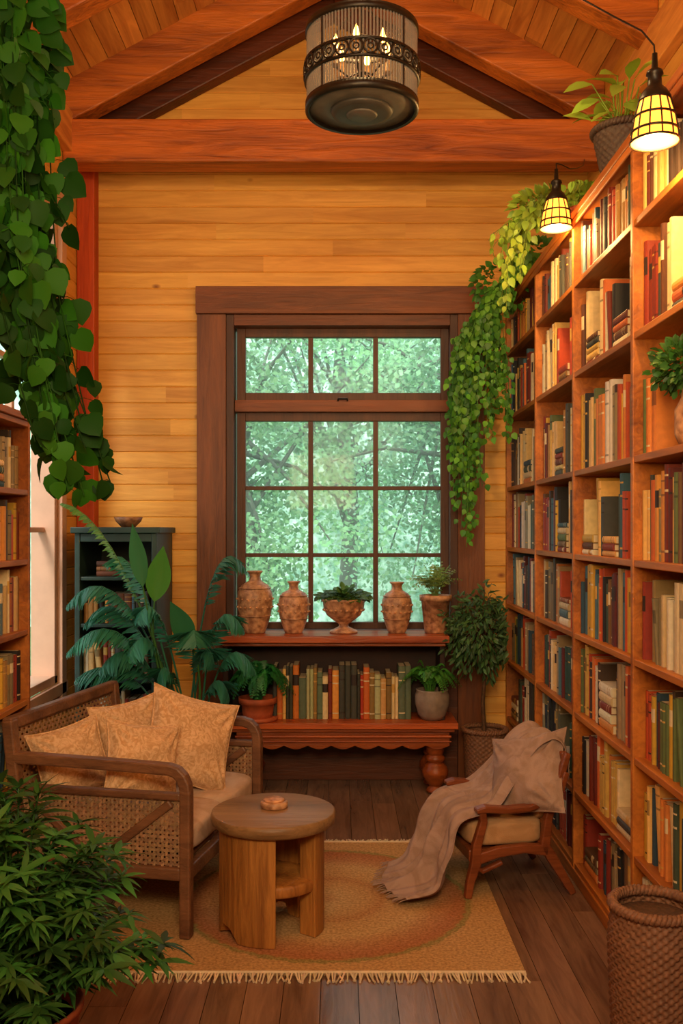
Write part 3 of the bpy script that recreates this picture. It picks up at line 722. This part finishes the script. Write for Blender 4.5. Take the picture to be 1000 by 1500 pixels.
for i in range(520):
    o=rdir(rv); k=rv.uniform(.4,1); p=V((jx-.03+o.x*.11*k,jy+o.y*.13*k,2.13+o.z*.085*k)); leaf(mb,p,o+rdir(rv)*.4,rdir(rv)+V((0,-.5,.6)),.032,.02,'oval',vary(hx('#3e6a2c'),.4,rv))
mb.build('potted_boxwood',[M_leaf,M_ceram],recalc=False)

# ------------------------------------------------------------ chandelier
cx,cy,cz0,cz1=.087,3.5,3.13,3.425; cr_=.205
mb=MB()
def ring(z,r,h,t,mat=0): mb.lathe(cx,cy,z,[(r-t,0),(r+.002,0),(r+.002,h),(r-t,h),(r-t,0)],64,(1,1,1),mat)
ring(cz0,cr_,.03,.012); ring(cz1-.02,cr_,.025,.012); ring(cz0+.105,cr_+.004,.008,.01); ring(cz0+.165,cr_+.004,.008,.01)
for k in range(100):
    a=2*math.pi*k/100; x,y=cx+(cr_-.006)*math.cos(a),cy+(cr_-.006)*math.sin(a)
    mb.tube([(x,y,cz0+.03),(x,y,cz1-.015)],.0045,6,(1,1,1),1,cap=False)
for k in range(26):
    a=2*math.pi*k/26; c=V((cx+(cr_+.005)*math.cos(a),cy+(cr_+.005)*math.sin(a),cz0+.139)); tg=V((-math.sin(a),math.cos(a),0))
    mb.tube([c+tg*.024*math.cos(q*math.pi/6)+V((0,0,.025*math.sin(q*math.pi/6))) for q in range(13)],.004,5,(1,1,1),0,cap=False)
    mb.tube([c+tg*.01*math.cos(q*math.pi/4)+V((0,0,.01*math.sin(q*math.pi/4))) for q in range(9)],.003,4,(1,1,1),0,cap=False)
mb.lathe(cx,cy,cz0,[(0,.004),(.10,.004),(.105,.006),(.12,.008),(.195,.012),(.195,.02),(0,.02)],64,(1,1,1),4)
mb.lathe(cx,cy,cz0-.012,[(0,0),(.09,0),(.11,.006),(.115,.016),(0,.016)],48,(.5,.5,.5),4)
mb.lathe(cx,cy,cz0-.018,[(0,0),(.05,0),(.06,.008),(0,.008)],32,(.8,.8,.8),4)
mb.tube([(cx,cy,cz0+.02),(cx,cy,cz1+.25)],.008,8,(1,1,1),0)
for k in range(4):
    a=math.pi/4+k*math.pi/2; mb.tube([(cx+.2*math.cos(a),cy+.2*math.sin(a),cz0+.02),(cx+.2*math.cos(a),cy+.2*math.sin(a),cz1)],.006,6,(1,1,1),0)
    mb.tube([(cx+.2*math.cos(a),cy+.2*math.sin(a),cz1),(cx,cy,cz1+.12)],.005,6,(1,1,1),0)
for k in range(6):
    a=k*math.pi/3+.3; x,y=cx+.1*math.cos(a),cy+.1*math.sin(a)
    mb.tube([(cx,cy,cz0+.15),(cx+.05*math.cos(a),cy+.05*math.sin(a),cz0+.12),(x,y,cz0+.15)],.004,6,(1,1,1),0)
    mb.lathe(x,y,cz0+.15,[(0,0),(.012,0),(.018,.008),(.009,.012),(.008,.065),(0,.065)],12,(.6,.6,.6),2)
    mb.lathe(x,y,cz0+.215,[(0,0),(.009,.008),(.013,.02),(.008,.038),(.0005,.058)],10,(1,1,1),3)
for i in range(24):
    z=cz1+.25+i*.05; 
    ax=V((1,0,0)) if i%2 else V((0,1,0))
    if z<4.83: mb.tube([V((cx,cy,z+.015))+ax*.011*math.cos(q*math.pi/5)+V((0,0,.03*math.sin(q*math.pi/5))) for q in range(11)],.003,5,(1,1,1),0,cap=False)
mb.tube([(cx,cy,4.8),(cx,cy,5.08)],.01,8,(1,1,1),0)
mb.build('drum_chandelier',[M_metal,M_rod,M_candle,M_flame,M_disc],recalc=False)

# ------------------------------------------------------------ pendant lamps
def pendant(x,y,zb,s,cord):
    mb=MB()
    mb.lathe(x,y,zb,[(.070*s,0),(.068*s,.02*s),(.060*s,.07*s),(.045*s,.125*s)],28,(1,1,1),1)
    for k in range(12):
        a=2*math.pi*k/12; c,s_=math.cos(a),math.sin(a)
        mb.tube([(x+.072*s*c,y+.072*s*s_,zb-.002),(x+.070*s*c,y+.070*s*s_,zb+.02*s),(x+.062*s*c,y+.062*s*s_,zb+.07*s),(x+.046*s*c,y+.046*s*s_,zb+.128*s)],.0026,5,(1,1,1),0)
    for r,z in ((.073,0),(.0695,.03),(.062,.075),(.047,.126)):
        mb.lathe(x,y,zb+z*s,[((r-.002)*s,-.003),((r+.002)*s,-.003),((r+.002)*s,.003),((r-.002)*s,.003),((r-.002)*s,-.003)],28,(1,1,1),0)
    mb.lathe(x,y,zb,[(.05*s,.125*s),(.048*s,.135*s),(.036*s,.155*s),(.022*s,.17*s),(.020*s,.2*s),(.026*s,.205*s),(.024*s,.215*s),(.010*s,.225*s),(.008*s,.27*s),(0,.27*s)],24,(1,1,1),0)
    mb.lathe(x,y,zb+.045,[(.0,0),(.018,.01),(.022,.03),(.012,.055),(.01,.07)],12,(1,1,1),2)
    mb.tube([V((x,y,zb+.265*s))]+[V(p) for p in cord],.0028,6,(1,1,1),0)
    mb.build('pendant_lamp',[M_metal,M_shade,M_flame],recalc=False)
    l=bpy.data.lights.new('lamp_bulb','POINT'); l.energy=22; l.color=(1,.6,.20); l.shadow_soft_size=.03
    o=bpy.data.objects.new('pendant_lamp_bulb_light',l); o.location=(x,y,zb-.035); bpy.context.scene.collection.objects.link(o)
pendant(.967,2.92,2.785,1,[(.965,2.92,3.08),(.93,2.93,3.13),(.86,2.98,3.2),(.74,3.1,3.35),(.66,3.3,3.6),(.62,3.6,3.95),(.6,3.85,4.5)])
pendant(.995,4.36,2.975,1,[(.995,4.36,3.27),(1.02,4.38,3.275),(1.08,4.45,3.28),(1.15,4.6,3.34),(1.24,4.9,3.46),(1.36,5.3,3.62),(1.48,5.75,3.83)])

# ------------------------------------------------------------ rug
def rugmat():
    m,nt,N,L,B=newmat('round_medallion_rug'); tc=N.new('ShaderNodeTexCoord')
    sb=N.new('ShaderNodeVectorMath'); sb.operation='SUBTRACT'; sb.inputs[1].default_value=(-.05,4.12,0); L.new(tc.outputs['Object'],sb.inputs[0])
    fl=N.new('ShaderNodeVectorMath'); fl.operation='MULTIPLY'; fl.inputs[1].default_value=(1,1,0); L.new(sb.outputs[0],fl.inputs[0])
    ns=N.new('ShaderNodeTexNoise'); ns.inputs['Scale'].default_value=38; ns.inputs['Detail'].default_value=4; L.new(tc.outputs['Object'],ns.inputs['Vector'])
    ln=N.new('ShaderNodeVectorMath'); ln.operation='LENGTH'; L.new(fl.outputs[0],ln.inputs[0])
    ad=N.new('ShaderNodeMath'); ad.operation='MULTIPLY_ADD'; L.new(ns.outputs['Fac'],ad.inputs[0]); ad.inputs[1].default_value=.05; L.new(ln.outputs['Value'],ad.inputs[2])
    cr=N.new('ShaderNodeValToRGB'); e=cr.color_ramp.elements
    base=hx('#c89c66'); rust=hx('#b47a4e'); lt=hx('#cca672'); ol=hx('#a08c54')
    seq=[(0,hx('#bc8858')),(.10,lt),(.2,base),(.26,hx('#be8a58')),(.30,base),(.42,lt),(.50,hx('#be8a5c')),(.585,hx('#b67850')),(.615,rust),(.625,ol),(.64,ol),(.65,base),(.9,base)]
    e[0].position=0; e[0].color=(*seq[0][1],1); e[1].position=.9; e[1].color=(*base,1)
    for p,c in seq[1:-1]:
        q=e.new(p); q.color=(*c,1)
    L.new(ad.outputs[0],cr.inputs[0])
    n2=N.new('ShaderNodeTexNoise'); n2.inputs['Scale'].default_value=90; n2.inputs['Detail'].default_value=4; L.new(tc.outputs['Object'],n2.inputs['Vector'])
    c2=N.new('ShaderNodeValToRGB'); c2.color_ramp.elements[0].position=.3; c2.color_ramp.elements[0].color=(.6,.55,.5,1); c2.color_ramp.elements[1].position=.65; c2.color_ramp.elements[1].color=(1.1,1.1,1.1,1); L.new(n2.outputs['Fac'],c2.inputs[0])
    L.new(mixmul(N,L,cr.outputs[0],c2.outputs[0]),B.inputs['Base Color'])
    mp=N.new('ShaderNodeMapping'); mp.inputs['Scale'].default_value=(1,3,1); L.new(tc.outputs['Object'],mp.inputs[0])
    n3=N.new('ShaderNodeTexNoise'); n3.inputs['Scale'].default_value=160; L.new(mp.outputs[0],n3.inputs['Vector'])
    bp=N.new('ShaderNodeBump'); bp.inputs['Strength'].default_value=.7; bp.inputs['Distance'].default_value=.006; L.new(n3.outputs['Fac'],bp.inputs['Height']); L.new(bp.outputs[0],B.inputs['Normal'])
    B.inputs['Roughness'].default_value=.95; B.inputs['Specular IOR Level'].default_value=.1; return m
M_rug=rugmat(); M_fr=plain('rug_fringe_yarn',hx('#dcc4a0'),.9,0,.2,50,.1)
mb=MB(); rx0,rx1,ry0,ry1=-.95,.673,3.43,4.86
rr=random.Random(2)
mb.box(rx0,rx1,ry0,ry1,.0005,.012,g,0)
for yy,s_ in ((ry0,-1),(ry1,1)):
    x=rx0+.005
    mb.tube([(rx0,yy,.012),(rx1,yy,.012)],.006,6,(1,1,1),1)
    while x<rx1:
        l=rr.uniform(.045,.065); dx=rr.uniform(-.012,.012)
        mb.tube([(x,yy,.01),(x+dx*.3,yy+s_*l*.3,.011),(x+dx,yy+s_*l*.75,.006),(x+dx*1.6,yy+s_*l,.004)],[.0035,.0045,.003,.0045],5,vary((1,1,1),.2,rr),1)
        x+=.011
mb.build('area_rug',[M_rug,M_fr],origin=False)

# ------------------------------------------------------------ round side table
mb=MB(); ax,ay=-.258,3.83; rt_=.205
mb.lathe(ax,ay,.43,[(0,0),(.235,0),(.247,.008),(.25,.03),(.247,.046),(.24,.05),(0,.05)],64,(1,1,1),1)
def sector(a0,a1,ri_,ro,z0,z1,notch=None):
    n=16; vs=[]; 
    def zb(t):
        if notch and notch[0]<t<notch[1]: 
            return z0+notch[2]*min(1,math.sin(math.pi*(t-notch[0])/(notch[1]-notch[0]))*1.6)
        return z0
    for i in range(n+1):
        t=i/n; a=math.radians(a0+(a1-a0)*t); c,s_=math.cos(a),math.sin(a)
        for r,z in ((ro,zb(t)),(ro,z1),(ri_,z1),(ri_,zb(t))): vs.append((ax+r*c,ay+r*s_,z))
    fs=[(i*4+k,i*4+(k+1)%4,(i+1)*4+(k+1)%4,(i+1)*4+k) for i in range(n) for k in range(4)]+[(0,1,2,3),(n*4,n*4+3,n*4+2,n*4+1)]
    mb.add(vs,fs,(1,1,1),0,False)
sector(165,276,.10,rt_+.012,.013,.43,(.3,.6,.05))
sector(325,352,.13,rt_,.013,.43)
sector(40,120,.12,rt_,.013,.43,(.3,.7,.05))
mb.lathe(ax,ay,.19,[(0,0),(.19,0),(.195,.01),(.195,.035),(.19,.045),(0,.045)],48,(1.05,1,1),0)
mb.build('round_side_table',[M_table,M_tabletop],bevel=.006)
mb=MB(); mb.lathe(ax+.0,ay+.03,.4805,[(0,0),(.052,0),(.055,.004),(.055,.022),(.05,.026),(.0,.026)],32,(1,1,1),0); mb.lathe(ax,ay+.03,.507,[(0,0),(.042,0),(.044,.004),(.04,.008),(0,.008)],32,(1.3,1.2,1.1),0)
mb.build('wooden_trinket_box',[M_ceram])

# ------------------------------------------------------------ sofa
al=math.radians(12); O=V((-.59,3.72,0)); Bd=V((-math.cos(al),math.sin(al),0)); Ld=V((math.sin(al),math.cos(al),0))
def S(b,l,z): return O+Bd*b+Ld*l+V((0,0,z))
LEN=.95; DEP=.72
def sbox(mb,b0,b1,l0,l1,z0,z1,mat=0,col=(1,1,1)):
    vs=[S(b,l,z) for z in (z0,z1) for l in (l0,l1) for b in (b0,b1)]
    mb.add(vs,[(0,2,3,1),(4,5,7,6),(0,1,5,4),(2,6,7,3),(0,4,6,2),(1,3,7,5)],col,mat)
sofa=bpy.data.objects.new('rattan_sofa',None); bpy.context.scene.collection.objects.link(sofa)
mb=MB()
for l in (0,LEN):
    arc=[S(0,l,.013),S(0,l,.3),S(0,l,.58)]+[S(.07-.07*math.cos(q),l,.58+.085*math.sin(q)) for q in (.3,.7,1.1,1.57)]+[S(.3,l,.672),S(DEP+.02,l,.68)]
    mb.sweep(arc,.05,.045,Ld,(1,1,1),0)
    mb.sweep([S(DEP,l,.013),S(DEP-.01,l,.4),S(DEP+.04,l,.83)],.05,.05,Ld,(1,1,1),0)
    sbox(mb,.02,DEP,l-.018,l+.018,.545,.575); sbox(mb,.02,DEP,l-.02,l+.02,.235,.285)
    mb.sweep([S(.06,l,.535),S(.37,l,.295)],.03,.035,Ld,(1,1,1),0); mb.sweep([S(DEP-.05,l,.535),S(.40,l,.295)],.03,.035,Ld,(1,1,1),0)
sbox(mb,-.02,.02,0,LEN,.235,.29); sbox(mb,DEP-.03,DEP+.01,0,LEN,.235,.29); sbox(mb,.02,DEP,0.02,LEN-.02,.285,.305)
mb.sweep([S(DEP+.04,-.02,.815),S(DEP+.04,LEN+.02,.815)],.045,.05,Bd,(1,1,1),0)
sbox(mb,DEP+.0,DEP+.03,0,LEN,.31,.34)
mb.build('frame',[M_sofaw],origin=False,bevel=.008,parent=sofa)
def weave(mb,P0,U,W_,nu,nv,w,amp,nrm,mat=0):
    P0,U,W_,nrm=V(P0),V(U),V(W_),V(nrm).normalized()
    du,dv=U/nu,W_/nv
    for i in range(nu):
        vs=[]; sd=U.normalized()*w/2
        for j in range(nv+1):
            p=P0+du*(i+.5)+dv*j+nrm*amp*(1 if (i+j)%2 else -1); vs+=[p-sd,p+sd]
        mb.add(vs,[(j*2,j*2+1,j*2+3,j*2+2) for j in range(nv)],vary((1,1,1),.2),mat,True)
    for j in range(nv):
        vs=[]; sd=W_.normalized()*w/2
        for i in range(nu+1):
            p=P0+du*i+dv*(j+.5)+nrm*amp*(-1 if (i+j)%2 else 1)*.9; vs+=[p-sd,p+sd]
        mb.add(vs,[(i*2,i*2+1,i*2+3,i*2+2) for i in range(nu)],vary((.85,.85,.85),.2),mat,True)
mb=MB()
for l in (0,LEN): weave(mb,S(.02,l,.285),S(DEP,l,.285)-S(.02,l,.285),V((0,0,.26)),40,15,.0115,.0035,Ld)
weave(mb,S(DEP+.005,.02,.33),S(DEP+.005,LEN-.02,.33)-S(DEP+.005,.02,.33),S(DEP+.04,0,.81)-S(DEP+.005,0,.33),50,25,.0125,.0035,Bd)
mb.build('woven_cane',[M_rattan],origin=False,parent=sofa,recalc=False)
def cushion(mb,fn,nx=14,ny=14,mat=0):
    def rbx(a,b,c):
        p=6; k=(abs(a)**p+abs(b)**p+abs(c)**p)**(1/p); 
        return fn(a/k,b/k,c/k*(1+.18*(1-a*a)*(1-b*b)))
    for s_ in (-1,1):
        mb.grid(lambda u,v,s_=s_: rbx(2*u-1,2*v-1,s_),nx,ny,(1,1,1),mat)
        mb.grid(lambda u,v,s_=s_: rbx(2*u-1,s_,2*v-1),nx,ny,(1,1,1),mat)
        mb.grid(lambda u,v,s_=s_: rbx(s_,2*u-1,2*v-1),nx,ny,(1,1,1),mat)
mb=MB()
for l0,l1 in ((.03,.475),(.475,.92)):
    cushion(mb,lambda a,b,c,l0=l0,l1=l1: S(.335+a*.345,(l0+l1)/2+b*(l1-l0)/2,.375+c*.062))
mb.build('seat_cushions',[M_seat],origin=False,parent=sofa)
def pillow(name,c,size,thick,yaw,lean,roll,mat,parent=None,seed=1,corner=.12):
    rg=random.Random(seed); ph=[rg.uniform(0,6) for _ in range(6)]
    M=Matrix.Translation(V(c))@Matrix.Rotation(yaw,4,'Z')@Matrix.Rotation(-lean,4,'X')@Matrix.Rotation(roll,4,'Y')
    mb=MB(); n=40
    for s_ in (-1,1):
        def fn(u,v,s_=s_):
            a,b=2*u-1,2*v-1
            t=thick*((1-a*a)**.42*(1-b*b)**.42)*.5
            t*=1+.10*math.sin(4*a+ph[0]+3*b)+.07*math.sin(7*b+ph[1]-3*a)
            for ca,cb in ((-1,-1),(1,-1),(1,1),(-1,1)):
                dx,dy=a-ca,b-cb; rr_=math.hypot(dx,dy); an=math.atan2(dy,dx); t+=.009*math.sin(an*14+ph[2])*math.exp(-((rr_-.45)/.3)**2)
            x=a*size/2*(1-corner*(1-b*b)); z=b*size/2*(1-corner*(1-a*a))
            e_=max(0,min(1,(1-max(abs(a),abs(b)))*12))
            return M@V((x,s_*t*e_,z))
        mb.grid(fn,n,n,(1,1,1),0)
    def edge(a,b): return M@V((a*size/2*(1-corner*(1-b*b)),0,b*size/2*(1-corner*(1-a*a))))
    e=[edge(-1+2*i/12,-1) for i in range(12)]+[edge(1,-1+2*i/12) for i in range(12)]+[edge(1-2*i/12,1) for i in range(12)]+[edge(-1,1-2*i/12) for i in range(13)]
    mb.tube(e,.004,6,(1,1,1),0,cap=False)
    return mb.build(name,[mat],origin=False,parent=parent)
pillow('throw_pillow_a',S(.60,.22,.62),.32,.14,rad(32),rad(16),rad(-12),M_pil,sofa,1)
pillow('throw_pillow_b',S(.28,.22,.63),.34,.15,rad(38),rad(18),rad(12),M_pil,sofa,2)
pillow('throw_pillow_c',S(.20,.56,.65),.43,.17,rad(34),rad(20),rad(20),M_pil,sofa,3)
pillow('throw_pillow_d',S(.50,.60,.63),.38,.14,rad(46),rad(16),rad(-4),M_pil,sofa,4)

# ------------------------------------------------------------ armchair
chair=bpy.data.objects.new('lounge_armchair',None); bpy.context.scene.collection.objects.link(chair)
mb=MB()
for y in (4.12,4.58):
    mb.sweep([(.565,y,.013),(.575,y,.08),(.60,y,.16),(.605,y,.24),(.635,y,.34),(.63,y,.385)],.036,[.03,.034,.045,.04,.034,.03],(0,1,0),g,0)
    mb.sweep([(.60,y,.388),(.64,y,.395),(.74,y,.385),(.84,y,.39),(.93,y,.42),(.985,y,.47),(1.01,y,.54)],.052,[.02,.028,.026,.026,.03,.032,.026],(0,1,0),g,0)
    mb.sweep([(.59,y,.175),(.70,y,.205),(.82,y,.215),(.93,y,.20)],.034,[.05,.045,.04,.05],(0,1,0),g,0)
    mb.sweep([(1.045,y,.003),(1.0,y,.08),(.945,y,.17),(.915,y,.22),(.93,y,.34),(.975,y,.48),(1.02,y,.62)],.034,[.03,.038,.048,.045,.036,.032,.028],(0,1,0),g,0)
    mb.sweep([(.59,y,.16),(.63,y,.125),(.72,y,.16)],.03,.02,(0,1,0),g,0)
mb.box(.575,.61,4.13,4.57,.165,.215); mb.box(.90,.935,4.13,4.57,.18,.23)
mb.box(1.0,1.03,4.13,4.57,.56,.62)
for k in range(5): 
    y=4.17+k*.09; mb.sweep([(.93,y,.22),(.95,y,.38),(1.01,y,.6)],.02,.012,(0,1,0),g,0)
mb.box(.61,.90,4.14,4.56,.20,.212)
mb.build('frame',[M_chairw],origin=False,bevel=.007,parent=chair)
mb=MB(); cushion(mb,lambda a,b,c:V((.755+a*.175,4.35+b*.212,.272+c*.058)))
mb.build('seat_cushion',[M_cseat],origin=False,parent=chair)
mb=MB()
cushion(mb,lambda a,b,c:V((.92+a*.03+ (c*.5+.5)*.055 ,4.35+b*.2,.465+c*.145)))
mb.build('back_cushion',[M_cseat],origin=False,parent=chair)
pillow('lumbar_pillow',(.885,4.25,.50),.39,.17,rad(-58),rad(30),rad(-18),M_throw,chair,7)
key=[(0,1.05,.46,4.30,.13,.008),(.06,1.05,.60,4.30,.14,.010),(.11,1.0,.685,4.31,.145,.012),(.20,.90,.63,4.33,.15,.012),(.30,.80,.47,4.36,.17,.014),(.38,.72,.375,4.37,.21,.012),(.48,.60,.362,4.35,.245,.012),
 (.54,.535,.34,4.34,.25,.018),(.66,.50,.23,4.33,.25,.03),(.80,.46,.10,4.32,.255,.036),(.87,.40,.04,4.31,.255,.03),(.93,.31,.03,4.30,.24,.018),(1.0,.20,.026,4.30,.215,.012)]
def kk(s):
    for a,b in zip(key[:-1],key[1:]):
        if s<=b[0]:
            t=(s-a[0])/(b[0]-a[0])
            return [a[i]+(b[i]-a[i])*t for i in range(1,6)]
    return list(key[-1][1:])
def sm(s):
    acc=[0]*5
    for d in (-.03,-.015,0,.015,.03):
        k=kk(min(1,max(0,s+d))); acc=[p+q/5 for p,q in zip(acc,k)]
    return acc
def clothp(u,v):
    t=2*u-1
    v=v*(1-.08*max(0,t)*v)
    x,z,yc,hw,am=sm(v)
    x2,z2,*_=sm(min(1,v+.01)); x1,z1,*_=sm(max(0,v-.01)); tx_,tz_=x2-x1,z2-z1; l=math.hypot(tx_,tz_)+1e-9
    nx,nz=tz_/l,-tx_/l
    if nz<0 and abs(nx)<.9: nx,nz=-nx,-nz
    if v>.5 and nx>0: nx,nz=-nx,-nz
    f=math.sin(t*8+v*3)+.7*math.sin(t*14-v*5+1)+.4*math.sin(t*25+v*6)+.25*math.sin(v*30+t*3)
    dz=am*(f*.7+.6)
    y=yc+t*hw*(1+.05*math.sin(v*20)) - .04*max(0,v-.6)*(1-t)
    xx=x+nx*dz+(.22*max(0,-t)*max(0,v-.72)) ; zz=z+nz*dz
    if v>.84: zz=max(zz,.026+.007*math.sin(t*9+v*20))
    return V((min(xx,1.062),max(y,4.03),zz+.006))
mb=MB(); mb.grid(clothp,80,120,(1,1,1),0)
for i in range(50):
    p=clothp(i/49,1.0); q=p+V((-.035+rr.uniform(-.01,.01),rr.uniform(-.012,.012),-.008)); q.z=max(q.z,.018)
    mb.tube([p,(p+q)/2+V((0,0,.004)),q],.003,4,(1,1,1),0)
mb.build('throw_blanket',[M_throw],origin=False,recalc=False,solid=.004,sub=1,parent=chair)
pv=V((.571,4.10,0)); th=rad(10); Rm=Matrix.Rotation(th,3,'Z'); chair.rotation_euler=(0,0,th); chair.location=pv-Rm@pv+V((-.004,.0,0))

# ------------------------------------------------------------ garden outside
mb=MB(); mb.box(-14,14,6.5,24,-.4,-.3); mb.box(-14,-2.2,-4,6.5,-.4,-.3)
mb.build('lawn',[plain('grass',hx('#6e8e5a'),.9,0,.4,5,.2)],origin=False)
M_treeleaf=leafmat('tree_leaf',.35,.7)
def tree(cx,cy,h,r,n,seed,base):
    rg=random.Random(seed); mb=MB()
    mb.tube([(cx,cy,-.29),(cx+.1,cy,h*.3),(cx-.1,cy,h*.6),(cx,cy,h*.9)],[.16,.12,.08,.03],10,(1,1,1),1)
    cl=[]
    for i in range(26):
        o=rdir(rg); e=V((cx+o.x*r,cy+o.y*r*.8,h*.58+o.z*h*.42)); s0=V((cx,cy,h*rg.uniform(.25,.7)))
        mb.tube([s0,s0.lerp(e,.5)+V((0,0,.15)),e],[.04,.022,.008],6,(1,1,1),1); sh=rg.uniform(.6,1.25); cl.append((e,rg.uniform(.5,.85)*r*.5,sh))
        cl.append((s0.lerp(e,.6),r*.35,sh*.8))
    for i in range(n):
        c,rr_,sh=rg.choice(cl); o=rdir(rg)*rr_*rg.uniform(.4,1); p=c+V((o.x,o.y,o.z*.7))
        d=rdir(rg)+V((0,0,-.4)); nn=V((0,-.8,.7))+rdir(rg)*.5; sd=d.cross(nn).normalized(); d=d.normalized(); L=rg.uniform(.04,.09)
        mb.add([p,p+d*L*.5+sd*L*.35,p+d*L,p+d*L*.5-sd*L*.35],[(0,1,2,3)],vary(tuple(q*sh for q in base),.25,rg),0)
    mb.build('garden_tree',[M_treeleaf,M_barkP],recalc=False)
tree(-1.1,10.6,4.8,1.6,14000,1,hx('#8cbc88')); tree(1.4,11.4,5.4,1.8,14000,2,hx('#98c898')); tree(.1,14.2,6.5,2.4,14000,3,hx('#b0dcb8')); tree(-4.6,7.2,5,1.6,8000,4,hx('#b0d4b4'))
mb=MB()
def hf(u,v):
    x=-11+22*u; return (x,19+.6*math.sin(x*1.3)+.4*math.sin(v*9+x*2),-.29+v*(7+.8*math.sin(x*1.7)))
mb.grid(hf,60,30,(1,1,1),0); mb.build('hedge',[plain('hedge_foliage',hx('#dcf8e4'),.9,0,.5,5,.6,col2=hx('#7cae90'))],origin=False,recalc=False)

# ------------------------------------------------------------ lights / world
w=bpy.data.worlds.new('sky'); bpy.context.scene.world=w; w.use_nodes=True; bg=w.node_tree.nodes['Background']; bg.inputs[0].default_value=(.82,.96,1,1); bg.inputs[1].default_value=2.1
sl=bpy.data.lights.new('sun','SUN'); sl.energy=3.0; sl.angle=.2; sl.color=(1,.98,.9); so=bpy.data.objects.new('sun',sl); so.rotation_euler=(rad(50),0,rad(-18)); so.location=(0,-5,10); bpy.context.scene.collection.objects.link(so)
def area(name,loc,target,size,energy,col):
    l=bpy.data.lights.new(name,'AREA'); l.energy=energy; l.size=size; l.color=col
    o=bpy.data.objects.new(name,l); o.location=loc; o.rotation_euler=(V(target)-V(loc)).to_track_quat('-Z','Y').to_euler(); bpy.context.scene.collection.objects.link(o)
area('rear_fill_light',(.2,-.9,3.2),(0,5,1.6),1.4,84,(1,.80,.52))  # added warm fill from behind the camera, not a fixture of the room
area('ceiling_fill_light',(-.2,.6,2.2),(0,4.8,4.8),.8,66,(1,.70,.34))  # added fill aimed up to brighten the ceiling, no fixture modelled
def pt(name,loc,e,col,r=.05):
    l=bpy.data.lights.new(name,'POINT'); l.energy=e; l.color=col; l.shadow_soft_size=r
    o=bpy.data.objects.new(name,l); o.location=loc; bpy.context.scene.collection.objects.link(o)
pt('chandelier_light',(cx,cy,cz1+.30),50,(1,.66,.28),.07)

cam=bpy.data.cameras.new('camera'); co=bpy.data.objects.new('camera',cam); bpy.context.scene.collection.objects.link(co)
co.location=(0,0,1.6); co.rotation_euler=(math.pi/2,0,0)
cam.sensor_fit='VERTICAL'; cam.sensor_height=36; cam.lens=33.6; cam.shift_y=26/1500; cam.shift_x=5/1500; cam.clip_start=.05
bpy.context.scene.camera=co
vs_=bpy.context.scene.view_settings
vs_.view_transform='Standard'; vs_.look='None'
